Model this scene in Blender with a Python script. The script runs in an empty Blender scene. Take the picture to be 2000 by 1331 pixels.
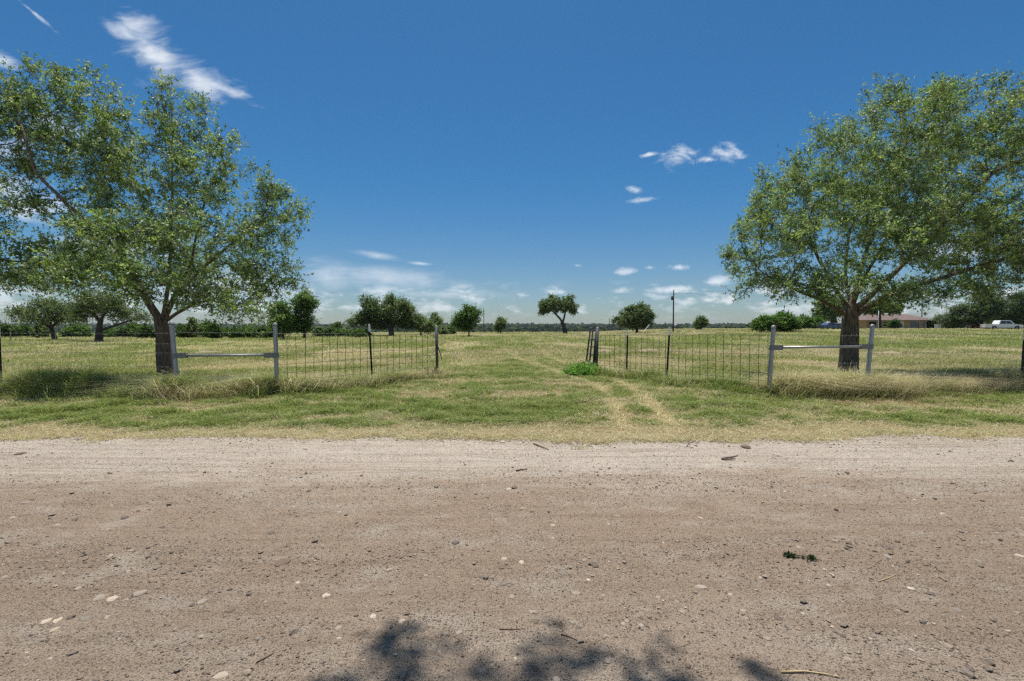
import bpy, bmesh, math, random
import numpy as np
from mathutils import Vector, Matrix

R = math.radians
SC = bpy.context.scene
COL = SC.collection
rng = np.random.default_rng(7)
random.seed(7)

# ------------------------------------------------------------------ camera
EYE, PITCH, FPX = 1.45, R(1.55), 889.0
cam_d = bpy.data.cameras.new('camera')
cam_d.sensor_width, cam_d.lens = 36, 16
cam_d.clip_start, cam_d.clip_end = 0.05, 20000
cam = bpy.data.objects.new('camera', cam_d)
COL.objects.link(cam)
cam.location = (0, 0, EYE)
cam.rotation_euler = (R(90) - PITCH, 0, 0)
SC.camera = cam

# ------------------------------------------------------------------ render / exposure
SC.view_settings.view_transform = 'Standard'
SC.view_settings.look = 'None'
SC.view_settings.exposure = 0.56
SC.view_settings.gamma = 1
SC.view_settings.use_curve_mapping = False
SC.render.engine = 'CYCLES'
SC.cycles.max_bounces = 6
SC.cycles.diffuse_bounces = 3
SC.cycles.transmission_bounces = 3
SC.cycles.volume_bounces = 0
SC.cycles.use_denoising = False
SC.cycles.filter_width = 1.4

# ------------------------------------------------------------------ pixel <-> world helpers (photo is 2000 x 1331)
def uv_dir(px, py):
    u, v = (px - 1000) / FPX, (665.5 - py) / FPX
    return Vector((u, math.cos(PITCH) + math.sin(PITCH) * v, -math.sin(PITCH) + math.cos(PITCH) * v))
def at(px, py, d):
    r = uv_dir(px, py)
    return Vector((0, 0, EYE)) + r * (d / r.y)
def on_ground(px, py, z=0.0):
    r = uv_dir(px, py)
    return Vector((0, 0, EYE)) + r * ((z - EYE) / r.z)

# ------------------------------------------------------------------ sun
SUN_EL, SUN_AZ = R(74), R(-6)           # azimuth clockwise from +Y: high, ahead of the camera
S = Vector((math.sin(SUN_AZ) * math.cos(SUN_EL), math.cos(SUN_AZ) * math.cos(SUN_EL), math.sin(SUN_EL)))
sl = bpy.data.lights.new('sun', 'SUN')
sl.energy, sl.angle, sl.color = 4.8, R(0.53), (1.0, 0.955, 0.89)
so = bpy.data.objects.new('sun', sl)
COL.objects.link(so)
so.rotation_euler = S.to_track_quat('Z', 'Y').to_euler()

# ------------------------------------------------------------------ node helper
class NT:
    def __init__(self, tree):
        self.t = tree
    def node(self, typ, **kw):
        n = self.t.nodes.new(typ)
        for k, v in kw.items():
            setattr(n, k, v)
        return n
    def put(self, sock, v):
        if isinstance(v, bpy.types.NodeSocket):
            self.t.links.new(v, sock)
        else:
            if sock.type == 'RGBA' and not isinstance(v, (int, float)) and len(v) == 3:
                v = (*v, 1)
            sock.default_value = v
    def m(self, op, a, b=0.0, c=0.0, clamp=False):
        n = self.node('ShaderNodeMath', operation=op, use_clamp=clamp)
        self.put(n.inputs[0], a); self.put(n.inputs[1], b); self.put(n.inputs[2], c)
        return n.outputs[0]
    def vm(self, op, a, b=(0, 0, 0)):
        n = self.node('ShaderNodeVectorMath', operation=op)
        self.put(n.inputs[0], a); self.put(n.inputs[1], b)
        return n.outputs['Value'] if op in ('LENGTH', 'DOT_PRODUCT') else n.outputs[0]
    def noise(self, vec, scale, detail=4, rough=0.55, dist=0.0):
        n = self.node('ShaderNodeTexNoise')
        if vec is not None: self.put(n.inputs['Vector'], vec)
        n.inputs['Scale'].default_value = scale; n.inputs['Detail'].default_value = detail
        n.inputs['Roughness'].default_value = rough; n.inputs['Distortion'].default_value = dist
        return n.outputs['Fac']
    def voro(self, vec, scale, feature='F1', rand=1.0):
        n = self.node('ShaderNodeTexVoronoi', feature=feature)
        self.put(n.inputs['Vector'], vec); n.inputs['Scale'].default_value = scale
        n.inputs['Randomness'].default_value = rand
        return n
    def mapr(self, v, a, b, c=0.0, d=1.0, smooth=True):
        n = self.node('ShaderNodeMapRange', interpolation_type='SMOOTHSTEP' if smooth else 'LINEAR')
        self.put(n.inputs['Value'], v)
        for k, x in zip(('From Min', 'From Max', 'To Min', 'To Max'), (a, b, c, d)):
            self.put(n.inputs[k], x)
        return n.outputs['Result']
    def mix(self, f, a, b, blend='MIX'):
        n = self.node('ShaderNodeMix', data_type='RGBA', blend_type=blend)
        self.put(n.inputs[0], f); self.put(n.inputs[6], a); self.put(n.inputs[7], b)
        return n.outputs[2]
    def scale(self, vec, s):
        n = self.node('ShaderNodeMapping')
        self.put(n.inputs['Vector'], vec); n.inputs['Scale'].default_value = s
        return n.outputs[0]
    def ramp(self, v, stops):
        n = self.node('ShaderNodeValToRGB')
        self.put(n.inputs[0], v)
        e = n.color_ramp.elements
        while len(e) < len(stops): e.new(0.5)
        for i, (p, c) in enumerate(stops):
            e[i].position = p; e[i].color = (*c, 1)
        return n.outputs[0]

# ------------------------------------------------------------------ world: Nishita sky with a few fair-weather clouds
W = bpy.data.worlds.new('World')
SC.world = W
W.use_nodes = True
W.node_tree.nodes.clear()
w = NT(W.node_tree)
sky = w.node('ShaderNodeTexSky', sky_type='NISHITA')
sky.sun_disc = False
sky.sun_elevation, sky.sun_rotation = SUN_EL, SUN_AZ
sky.altitude, sky.air_density, sky.dust_density, sky.ozone_density = 100, 1.0, 0.6, 2.0
tc = w.node('ShaderNodeTexCoord')
sep = w.node('ShaderNodeSeparateXYZ'); w.put(sep.inputs[0], tc.outputs['Generated'])
front = w.m('GREATER_THAN', sep.outputs[1], 0.02)
yy = w.m('MAXIMUM', sep.outputs[1], 0.02)
cu, cv = w.m('DIVIDE', sep.outputs[0], yy), w.m('DIVIDE', sep.outputs[2], yy)
comb = w.node('ShaderNodeCombineXYZ'); w.put(comb.inputs[0], cu); w.put(comb.inputs[1], cv)
uv = comb.outputs[0]
def blobs(lst):
    acc = None
    for px, py, rx, ry, rot in lst:
        d = uv_dir(px, py)
        n = w.node('ShaderNodeMapping', vector_type='TEXTURE')
        w.put(n.inputs['Vector'], uv)
        n.inputs['Location'].default_value = (d.x / d.y, d.z / d.y, 0)
        n.inputs['Rotation'].default_value = (0, 0, R(rot))
        n.inputs['Scale'].default_value = (rx / FPX, ry / FPX, 1)
        f = w.m('SUBTRACT', 1.0, w.vm('LENGTH', n.outputs[0]))
        acc = f if acc is None else w.m('MAXIMUM', acc, f)
    return acc
# wind-torn streak at upper left
streak = blobs([(295, 100, 105, 48, -40), (390, 155, 80, 40, -28), (455, 182, 60, 14, -22), (245, 68, 60, 22, -30), (10, 122, 42, 18, -20),
                (62, 22, 50, 5, -40), (40, 385, 110, 50, -15), (120, 250, 90, 26, -20), (15, 300, 80, 40, 0), (230, 480, 180, 40, 0)])
nw = w.node('ShaderNodeMapping'); w.put(nw.inputs['Vector'], uv)
nw.inputs['Rotation'].default_value = (0, 0, R(52)); nw.inputs['Scale'].default_value = (3.0, 9.0, 1)
s_n = w.noise(nw.outputs[0], 2.6, 8, 0.62, 0.5)
s_d = w.m('MULTIPLY', w.mapr(w.m('ADD', streak, w.m('MULTIPLY', w.m('SUBTRACT', s_n, 0.5), 2.8)), -.05, 1.4), 0.86)
# small cumulus puffs
puff = blobs([(1328, 303, 52, 26, 5), (1420, 301, 42, 22, -8), (1385, 312, 30, 8, 0), (1238, 370, 22, 9, -15), (1255, 391, 34, 8, 5), (1270, 302, 26, 6, 10),
              (1326, 523, 30, 9, 0), (1222, 531, 42, 10, 4), (1268, 523, 20, 8, 0), (1402, 550, 50, 13, 8), (1310, 566, 60, 9, 3), (1128, 519, 12, 5, 0),
              (1530, 560, 50, 12, 0), (1950, 575, 90, 25, 0), (1880, 480, 120, 40, 10)])
p_n = w.noise(w.scale(uv, (1, 1.5, 1)), 19.0, 10, 0.66, 0.5)
p_d = w.m('MULTIPLY', w.mapr(w.m('ADD', puff, w.m('MULTIPLY', w.m('SUBTRACT', p_n, 0.5), 3.0)), 0.05, 1.25), 0.8)
# thin veils low at left centre
veil = blobs([(740, 500, 55, 10, -8), (820, 515, 30, 5, -5), (760, 545, 190, 32, -4), (640, 540, 90, 40, 0), (860, 575, 160, 14, 0), (420, 560, 300, 70, 0)])
v_n = w.noise(w.scale(uv, (1, 5.0, 1)), 4.2, 7, 0.6, 0.3)
v_d = w.m('MULTIPLY', w.mapr(w.m('ADD', veil, w.m('MULTIPLY', w.m('SUBTRACT', v_n, 0.5), 2.0)), 0.05, 1.2), 0.5)
# rows of far cumulus above the horizon
lowband = w.m('MULTIPLY', w.mapr(cv, 0.012, 0.05), w.mapr(cv, 0.075, 0.110, 1.0, 0.0))
l_n = w.noise(w.scale(uv, (1, 2.6, 1)), 15.0, 9, 0.58, 0.0)
l_big = w.noise(uv, 2.2, 2, 0.5)
l_d = w.m('MULTIPLY', w.m('MULTIPLY', w.mapr(w.m('ADD', l_n, w.m('MULTIPLY', w.m('SUBTRACT', l_big, 0.5), 0.35)), 0.46, 0.66), lowband), 0.62)
dens = w.m('MAXIMUM', w.m('MAXIMUM', s_d, p_d), w.m('MAXIMUM', v_d, l_d))
dens = w.m('MULTIPLY', dens, front)
# unseen bright cloud added behind the camera as white fill for the shadows
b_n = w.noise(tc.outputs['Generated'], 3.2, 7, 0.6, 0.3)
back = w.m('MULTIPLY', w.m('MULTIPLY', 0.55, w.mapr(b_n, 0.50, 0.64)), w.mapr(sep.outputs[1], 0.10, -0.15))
hs = w.node('ShaderNodeHueSaturation'); w.put(hs.inputs['Color'], sky.outputs[0])
hs.inputs['Saturation'].default_value = 1.12; hs.inputs['Value'].default_value = 0.55
tint = w.mix(1.0, hs.outputs[0], w.mix(w.mapr(cv, 0.0, 0.35), (0.76, 0.90, 1.04), (0.43, 0.92, 1.17)), 'MULTIPLY')
cshade = w.mix(w.mapr(w.noise(uv, 22.0, 4, 0.5), 0.3, 0.7), (4.9, 5.5, 6.3), (7.2, 7.4, 7.6))
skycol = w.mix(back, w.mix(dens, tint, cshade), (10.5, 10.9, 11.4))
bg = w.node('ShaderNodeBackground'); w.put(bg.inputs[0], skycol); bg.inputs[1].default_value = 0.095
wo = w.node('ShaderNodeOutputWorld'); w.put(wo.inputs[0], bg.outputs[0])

# ------------------------------------------------------------------ objects, meshes, tags
def tag(o, label=None, cat=None, group=None, kind=None):
    if label: o['label'] = label
    if cat: o['category'] = cat
    if group: o['group'] = group
    if kind: o['kind'] = kind
    return o
def empty(name, loc, label, cat, group=None, rz=0.0):
    o = bpy.data.objects.new(name, None)
    o.empty_display_size = 0.2
    o.location = loc; o.rotation_euler = (0, 0, rz)
    COL.objects.link(o)
    return tag(o, label, cat, group)
def link(name, me, parent=None):
    o = bpy.data.objects.new(name, me)
    COL.objects.link(o)
    if parent: o.parent = parent
    return o
def copy_tree(o, parent=None):
    c = o.copy(); COL.objects.link(c)
    if parent: c.parent = parent
    for ch in list(o.children):
        copy_tree(ch, c)
    return c

class MB:
    """collects vertices, faces and per-vertex colours; builds ONE mesh object"""
    def __init__(self):
        self.v, self.f, self.c, self.n = [], [], [], 0
    def add(self, V, F, C=None):
        V = np.asarray(V, float).reshape(-1, 3)
        F = np.asarray(F, np.int64)
        self.v.append(V); self.f.append(F + self.n); self.n += len(V)
        if C is None: C = (1, 1, 1)
        C = np.asarray(C, float)
        self.c.append(np.broadcast_to(C, (len(V), 3)) if C.ndim == 1 else C)
        return self
    def mesh(self, name, mat, smooth=False):
        me = bpy.data.meshes.new(name)
        V = np.concatenate(self.v).astype(np.float32)
        me.vertices.add(len(V)); me.vertices.foreach_set('co', V.ravel())
        loops = np.concatenate([f.ravel() for f in self.f]).astype(np.int32)
        tot = np.concatenate([np.full(len(f), f.shape[1]) for f in self.f])
        start = np.concatenate([[0], np.cumsum(tot)[:-1]]).astype(np.int32)
        me.loops.add(len(loops)); me.loops.foreach_set('vertex_index', loops)
        me.polygons.add(len(start)); me.polygons.foreach_set('loop_start', start)
        C = np.concatenate(self.c)
        a = me.color_attributes.new('Col', 'FLOAT_COLOR', 'POINT')
        a.data.foreach_set('color', np.concatenate([C, np.ones((len(C), 1))], 1).astype(np.float32).ravel())
        me.update(calc_edges=True)
        me.polygons.foreach_set('use_smooth', np.full(len(start), smooth))
        me.materials.append(mat)
        return me
    def build(self, name, mat, parent=None, smooth=False):
        return link(name, self.mesh(name, mat, smooth), parent)
    def box(self, c, s, rz=0.0, C=None):
        x, y, z = np.array(s) / 2
        V = np.array([(a * x, b * y, d * z) for a in (-1, 1) for b in (-1, 1) for d in (-1, 1)])
        cs, sn = math.cos(rz), math.sin(rz)
        V = np.c_[V[:, 0] * cs - V[:, 1] * sn, V[:, 0] * sn + V[:, 1] * cs, V[:, 2]] + np.array(c)
        return self.add(V, [(0, 1, 3, 2), (4, 6, 7, 5), (0, 4, 5, 1), (2, 3, 7, 6), (0, 2, 6, 4), (1, 5, 7, 3)], C)
    def tube(self, P, r, sides=8, C=None, caps=True):
        P = np.asarray(P, float); n = len(P)
        r = np.broadcast_to(np.asarray(r, float), (n,))
        T = np.gradient(P, axis=0) if n > 2 else np.repeat([P[1] - P[0]], 2, 0)
        T /= np.linalg.norm(T, axis=1)[:, None] + 1e-12
        ref = np.array([0, 0, 1.0]) if abs(T[0][2]) < 0.9 else np.array([1.0, 0, 0])
        a = np.cross(T[0], ref); a /= np.linalg.norm(a)
        V = np.zeros((n, sides, 3)); ang = np.arange(sides) * 2 * math.pi / sides
        for i in range(n):
            a = a - T[i] * a.dot(T[i]); a /= np.linalg.norm(a) + 1e-12
            b = np.cross(T[i], a)
            V[i] = P[i] + r[i] * (np.cos(ang)[:, None] * a + np.sin(ang)[:, None] * b)
        i, j = np.meshgrid(np.arange(n - 1), np.arange(sides), indexing='ij')
        k = (j + 1) % sides
        F = np.stack([i * sides + j, i * sides + k, (i + 1) * sides + k, (i + 1) * sides + j], -1).reshape(-1, 4)
        base = self.n
        self.add(V.reshape(-1, 3), F, C)
        if caps:
            self.f.append(np.array([list(range(base + sides - 1, base - 1, -1))]))
            self.f.append(np.array([[base + (n - 1) * sides + q for q in range(sides)]]))
        return self
    def dome(self, c, r, h, seg=12, rings=4, C=None):
        V = []
        for i in range(rings):
            t = i / rings * math.pi / 2
            for j in range(seg):
                p = j * 2 * math.pi / seg
                V.append((c[0] + r * math.cos(t) * math.cos(p), c[1] + r * math.cos(t) * math.sin(p), c[2] + h * math.sin(t)))
        V.append((c[0], c[1], c[2] + h))
        F4, F3 = [], []
        for i in range(rings - 1):
            for j in range(seg):
                k = (j + 1) % seg
                F4.append((i * seg + j, i * seg + k, (i + 1) * seg + k, (i + 1) * seg + j))
        for j in range(seg):
            F3.append(((rings - 1) * seg + j, (rings - 1) * seg + (j + 1) % seg, rings * seg))
        b = self.n
        self.add(V, F4, C); self.f.append(np.array(F3) + b)
        return self

_b = bmesh.new(); bmesh.ops.create_icosphere(_b, subdivisions=2, radius=1)
ICO2 = np.array([v.co[:] for v in _b.verts]), np.array([[v.index for v in f.verts] for f in _b.faces]); _b.free()
_b = bmesh.new(); bmesh.ops.create_icosphere(_b, subdivisions=1, radius=1)
ICO1 = np.array([v.co[:] for v in _b.verts]), np.array([[v.index for v in f.verts] for f in _b.faces]); _b.free()
_b = bmesh.new(); bmesh.ops.create_icosphere(_b, subdivisions=3, radius=1)
ICO3 = np.array([v.co[:] for v in _b.verts]), np.array([[v.index for v in f.verts] for f in _b.faces]); _b.free()

def vnoise(x, y, seed=0):
    x = np.asarray(x, float); y = np.asarray(y, float)
    xi, yi = np.floor(x).astype(np.int64), np.floor(y).astype(np.int64)
    fx, fy = x - xi, y - yi
    fx, fy = fx * fx * (3 - 2 * fx), fy * fy * (3 - 2 * fy)
    def h(a, b):
        n = (a * 374761393 + b * 668265263 + seed * 974634777) & 0x7fffffff
        n = ((n ^ (n >> 13)) * 1274126177) & 0x7fffffff
        return ((n ^ (n >> 16)) & 0xffff) / 65535.0
    return (h(xi, yi) * (1 - fx) + h(xi + 1, yi) * fx) * (1 - fy) + (h(xi, yi + 1) * (1 - fx) + h(xi + 1, yi + 1) * fx) * fy
def fbm(x, y, seed=0, oct=4):
    s, a, t = 0.0, 0.5, 0.0
    for o in range(oct):
        s = s + a * vnoise(np.asarray(x) * 2 ** o, np.asarray(y) * 2 ** o, seed + o * 17); t += a; a *= 0.5
    return s / t
def sstep(a, b, x):
    t = np.clip((np.asarray(x, float) - a) / (b - a), 0, 1)
    return t * t * (3 - 2 * t)
def unit(n, r=rng):
    v = r.normal(size=(n, 3)); return v / np.linalg.norm(v, axis=1)[:, None]

# ------------------------------------------------------------------ materials
def new_mat(name):
    m = bpy.data.materials.new(name); m.use_nodes = True; m.node_tree.nodes.clear()
    return m, NT(m.node_tree)
def finish(t, shader):
    o = t.node('ShaderNodeOutputMaterial'); t.put(o.inputs[0], shader)
def princ(t, col, rough=0.8, metal=0.0, bump=None, spec=0.3):
    p = t.node('ShaderNodeBsdfPrincipled')
    t.put(p.inputs['Base Color'], col); t.put(p.inputs['Roughness'], rough); p.inputs['Metallic'].default_value = metal
    p.inputs['Specular IOR Level'].default_value = spec
    if bump:
        b = t.node('ShaderNodeBump'); t.put(b.inputs['Height'], bump[0]); b.inputs['Strength'].default_value = bump[1]
        b.inputs['Distance'].default_value = bump[2]
        t.put(p.inputs['Normal'], b.outputs[0])
    return p.outputs[0]
def attr(t):
    return t.node('ShaderNodeVertexColor', layer_name='Col').outputs[0]
def objco(t): return t.node('ShaderNodeTexCoord').outputs['Object']
def simple(name, col, rough=0.7, metal=0.0, var=0.25, scale=20.0, spec=0.3, bump=0.0):
    m, t = new_mat(name)
    n = t.noise(objco(t), scale, 5)
    c = t.mix(n, tuple(x * (1 - var) for x in col), tuple(min(1, x * (1 + var)) for x in col))
    finish(t, princ(t, c, rough, metal, (n, bump, 0.01) if bump else None, spec))
    return m
def leafmat(name, trans=0.35, rough=0.45, spec=0.35, tt=(1.2, 1.28, 0.65)):
    m, t = new_mat(name)
    c = attr(t)
    p = princ(t, c, rough, spec=spec)
    tr = t.node('ShaderNodeBsdfTranslucent'); t.put(tr.inputs[0], t.mix(1.0, c, tt, 'MULTIPLY'))
    mx = t.node('ShaderNodeMixShader'); mx.inputs[0].default_value = trans
    t.put(mx.inputs[1], p); t.put(mx.inputs[2], tr.outputs[0])
    finish(t, mx.outputs[0])
    return m
M_LEAF = leafmat('oak leaves', 0.36, 0.45, 0.4, (1.15, 1.25, .75))
m, t = new_mat('distant woods'); _c = attr(t); finish(t, princ(t, _c, 1.0, spec=0.0)); M_WOODS = m
M_GRASS = leafmat('grass blades', 0.5, 0.6, 0.2, (1.02, 1.06, 0.85))
m, t = new_mat('bark'); co = objco(t)
b1 = t.noise(t.scale(co, (1, 1, 0.28)), 26, 6, 0.65, 0.6)
vr = t.voro(t.scale(co, (1, 1, 0.22)), 22).outputs['Distance']
hgt = t.m('ADD', b1, t.m('MULTIPLY', vr, 0.8))
c = t.ramp(hgt, [(0.35, (0.018, 0.013, 0.010)), (0.62, (0.075, 0.055, 0.040)), (0.95, (0.19, 0.145, 0.108))])
c = t.mix(t.mapr(t.noise(co, 2.5, 3), 0.55, 0.8), c, (0.15, 0.125, 0.10))
finish(t, princ(t, c, 0.92, bump=(hgt, 0.9, 0.03), spec=0.15)); M_BARK = m
M_FARBARK = simple('far bark', (0.07, 0.058, 0.048), 0.9, var=0.4, scale=3)
m, t = new_mat('galvanised steel'); co = objco(t)
n1 = t.noise(co, 9, 5, 0.6); n2 = t.noise(t.scale(co, (1, 1, 0.3)), 60, 3)
c = t.mix(t.m('MULTIPLY', n1, n2), (0.22, 0.225, 0.235), (0.60, 0.61, 0.62))
c = t.mix(t.mapr(t.noise(t.scale(co, (1, 1, .35)), 14, 7, .7), .56, .72, 0, .6), c, (.16, .115, .08))
finish(t, princ(t, c, t.mapr(n1, 0.2, 0.8, 0.38, 0.62), 0.75, bump=(n2, 0.1, 0.004))); M_GALV = m
M_GALVD = simple('weathered clamp steel', (0.2, 0.2, 0.205), 0.6, 0.6, 0.35, 30)
M_PIPE = simple('dark weathered pipe', (0.075, 0.078, 0.082), 0.6, 0.4, 0.4, 18)
M_TPOST = simple('dark green painted steel', (0.014, 0.018, 0.018), 0.6, 0.1, 0.4, 25)
M_TIP = simple('white painted post tip', (0.78, 0.78, 0.76), 0.5, 0.0, 0.15, 40)
M_WIRE = simple('fence wire', (0.34, 0.34, 0.33), 0.5, 0.7, 0.3, 30)
M_PANEL = simple('panel wire', (0.045, 0.042, 0.04), 0.7, 0.2, 0.4, 20)
M_GATE = simple('painted gate pipe', (0.045, 0.045, 0.048), 0.55, 0.2, 0.5, 16)
M_BLACK = simple('black rubber', (0.02, 0.02, 0.02), 0.8)
M_DARKMETAL = simple('dark metal', (0.06, 0.06, 0.065), 0.5, 0.4)
M_GLASS = simple('dark window glass', (0.03, 0.035, 0.04), 0.08, 0.0, 0.1, 3, 0.6)
M_WHITE = simple('white paint', (0.72, 0.72, 0.71), 0.35, 0.0, 0.06, 3, 0.5)
M_BLUECAR = simple('blue car paint', (0.06, 0.10, 0.19), 0.3, 0.2, 0.1, 3, 0.5)
M_RED = simple('red tractor paint', (0.45, 0.05, 0.03), 0.5, 0.0, 0.2, 3)
M_WOODPOLE = simple('dark utility pole wood', (0.07, 0.055, 0.045), 0.9, 0.0, 0.4, 6)
M_GREYWOOD = simple('weathered grey wood', (0.32, 0.29, 0.25), 0.9, 0.0, 0.35, 10)
m, t = new_mat('tan brick'); co = objco(t)
bk = t.node('ShaderNodeTexBrick'); t.put(bk.inputs['Vector'], t.scale(t.node('ShaderNodeTexCoord').outputs['Generated'], (60, 60, 18)))
bk.inputs['Color1'].default_value = (0.52, 0.33, 0.10, 1); bk.inputs['Color2'].default_value = (0.44, 0.28, 0.10, 1)
bk.inputs['Mortar'].default_value = (0.4, 0.33, 0.22, 1); bk.inputs['Scale'].default_value = 2
finish(t, princ(t, t.mix(t.noise(co, 1.5), bk.outputs[0], (0.5, 0.34, 0.13)), 0.9)); M_BRICK = m
m, t = new_mat('brown shingle roof'); co = objco(t)
n = t.noise(t.scale(co, (1, 1, 6)), 3.0, 6, 0.7)
finish(t, princ(t, t.mix(n, (0.07, 0.05, 0.045), (0.21, 0.155, 0.14)), 0.95, bump=(n, 0.5, 0.05))); M_ROOF = m

# ------------------------------------------------------------------ ground
def gz(x, y):
    x = np.asarray(x, float); y = np.asarray(y, float)
    z = 0.05 * (fbm(x * 0.35, y * 0.35, 3) - 0.5) * sstep(6.0, 8.0, y)
    z = z + 0.10 * (fbm(x * 0.06, y * 0.06, 5) - 0.5) * sstep(14, 40, y)
    z = z + 1.15 * sstep(28, 95, y) * sstep(14, 62, x)
    edge = 150 + 22 * sstep(20, 120, x) - 35 * sstep(20, 90, -x)
    drop = sstep(0, 180, y - edge) * -16
    rise = sstep(500, 3600, y) * (17 + 14 * fbm(x * 0.0011 + 5, y * 0.0004, 9)) + sstep(600, 1800, y) * 5 * fbm(x * 0.004, y * 0.002, 11)
    far_lat = sstep(150, 500, np.abs(x)) * sstep(150, 500, np.abs(x)) * 0
    return z + drop * sstep(0, 1, y) + rise + far_lat
ys = np.concatenate([np.linspace(-40, 5.2, 24), np.linspace(5.4, 20, 110), np.geomspace(20.3, 7000, 190)])
ss = np.linspace(-3.2, 3.2, 240)
Yg, Sg = np.meshgrid(ys, ss, indexing='ij')
Xg = Sg * (np.maximum(Yg, 0) + 14)
Zg = gz(Xg, Yg) - 0.004 - 0.09 * (1 - sstep(5.0, 5.5, Yg))
nI, nJ = Yg.shape
ii, jj = np.meshgrid(np.arange(nI - 1), np.arange(nJ - 1), indexing='ij')
Fg = np.stack([ii * nJ + jj, ii * nJ + jj + 1, (ii + 1) * nJ + jj + 1, (ii + 1) * nJ + jj], -1).reshape(-1, 4)
m, t = new_mat('pasture soil and thatch'); co = t.node('ShaderNodeNewGeometry').outputs['Position']
sx = t.node('ShaderNodeSeparateXYZ'); t.put(sx.inputs[0], co)
n1, n2, n3 = t.noise(co, 0.35, 5), t.noise(co, 2.3, 6, 0.65), t.noise(co, 60, 4, 0.7)
g = t.mix(t.mapr(t.m('ADD', n1, t.m('MULTIPLY', n2, 0.5)), 0.55, 0.95), (0.17, 0.125, 0.06), (0.085, 0.10, 0.03))
g = t.mix(t.mapr(n3, 0.3, 0.75, 0, 0.7), g, (0.30, 0.23, 0.12))
g = t.mix(t.mapr(t.m('ADD', sx.outputs[1], t.m('MULTIPLY', n2, 0.9)), 6.2, 8.0, 0.85, 0.0), g, t.mix(n3, (0.20, 0.15, 0.095), (0.36, 0.29, 0.20)))
farw = t.mapr(sx.outputs[1], 230, 420)
g = t.mix(farw, g, t.mix(t.noise(co, 0.012, 8, 0.7), (0.014, 0.026, 0.012), (0.03, 0.045, 0.02)))
finish(t, princ(t, g, 0.95, bump=(n3, 0.6, 0.03), spec=0.1))
gmb = MB(); gmb.add(np.c_[Xg.ravel(), Yg.ravel(), Zg.ravel()], Fg)
tag(gmb.build('ground', m, smooth=True), kind='structure')

# ------------------------------------------------------------------ caliche road
def road_edge(x): return 6.03 + 0.62 * (fbm(x * 0.6, 3.1 + 0 * x, 21, 4) - 0.5) + 0.40 * (fbm(x * 3.5, 7.0 + 0 * x, 23, 4) - 0.5)
def road_z(x, y):
    z = 0.05 * (fbm(x * 0.25, y * 1.1, 31, 4) - 0.5) + 0.022 * (fbm(x * 2.2, y * 4, 33, 4) - 0.5) + 0.012 * (fbm(x * 14, y * 16, 35, 3) - 0.5)
    for c, wd, dp in ((4.9, 0.5, 0.02), (3.55, 0.35, 0.03), (2.35, 0.4, 0.02)):
        z = z - dp * np.exp(-((y - c - 0.12 * (fbm(x * 0.3, 0 * x + c, 37, 2) - 0.5)) / wd) ** 2)
    z = z + 0.03
    return z * (1 - sstep(-0.35, -0.02, y - road_edge(x))) + 0.006
xr, tr_ = np.linspace(-15, 15, 1100), np.linspace(0, 1, 260)
Xr, Tr = np.meshgrid(xr, tr_, indexing='ij')
Yr = 0.2 + Tr * (road_edge(Xr) - 0.2)
Zr = road_z(Xr, Yr)
nI, nJ = Xr.shape
ii, jj = np.meshgrid(np.arange(nI - 1), np.arange(nJ - 1), indexing='ij')
Fr = np.stack([ii * nJ + jj, (ii + 1) * nJ + jj, (ii + 1) * nJ + jj + 1, ii * nJ + jj + 1], -1).reshape(-1, 4)
m, t = new_mat('caliche road dirt'); co = t.node('ShaderNodeNewGeometry').outputs['Position']
sx = t.node('ShaderNodeSeparateXYZ'); t.put(sx.inputs[0], co)
lo = t.noise(t.scale(co, (0.5, 1.2, 1)), 1.2, 6, 0.66, 0.5)
yd = t.m('ADD', sx.outputs[1], t.m('MULTIPLY', t.m('SUBTRACT', lo, 0.5), 2.6))
band = t.ramp(t.m('DIVIDE', yd, 7.0), [(0.0, (0.49, 0.392, 0.30)), (0.27, (0.48, 0.38, 0.288)), (0.36, (0.41, 0.312, 0.23)), (0.50, (0.41, 0.31, 0.228)),
                                     (0.60, (0.50, 0.40, 0.305)), (0.68, (0.63, 0.545, 0.45)), (0.82, (0.63, 0.545, 0.447)), (0.88, (0.53, 0.435, 0.33)), (1.0, (0.45, 0.36, 0.25))])
tracks = t.noise(t.scale(co, (0.18, 7.0, 1)), 2.2, 6, 0.62, 0.15)
band = t.mix(t.mapr(tracks, 0.42, 0.72, 0, 0.42), band, (0.28, 0.20, 0.135))
ty = t.node('ShaderNodeMapping'); t.put(ty.inputs['Vector'], co); ty.inputs['Rotation'].default_value = (0, 0, R(9)); ty.inputs['Scale'].default_value = (.22, 5.0, 1)
tread = t.mapr(t.noise(ty.outputs[0], 1.7, 4, .55, .2), .56, .70, 0, .4)
band = t.mix(tread, band, (0.27, 0.195, 0.138))
clod = t.noise(t.scale(co, (1, 1.3, 1)), 9.0, 6, .72, .3)
band = t.mix(t.mapr(clod, .52, .74, 0, .55), band, (0.235, 0.17, 0.12))
pale = t.mapr(t.noise(t.scale(co, (0.7, 1.2, 1)), 2.6, 7, 0.66), 0.48, 0.70, 0, 0.6)
band = t.mix(pale, band, (0.55, 0.485, 0.395))
gr = t.noise(co, 140, 5, 0.75)
gr2 = t.noise(co, 38, 4, 0.7)
band = t.mix(t.mapr(gr, 0.32, 0.56, 0.85, 0.0), band, (0.10, 0.07, 0.046))
band = t.mix(t.mapr(gr, 0.58, 0.8, 0.0, 0.5), band, (0.60, 0.51, 0.40))
vor = t.voro(t.vm('ADD', co, t.vm('MULTIPLY', t.node('ShaderNodeTexNoise').outputs['Color'], (0.0, 0.0, 0.0))), 24)
peb = t.mapr(vor.outputs['Distance'], 0.10, 0.32, 1.0, 0.0)
sel = t.node('ShaderNodeSeparateColor'); t.put(sel.inputs[0], vor.outputs['Color'])
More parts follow.
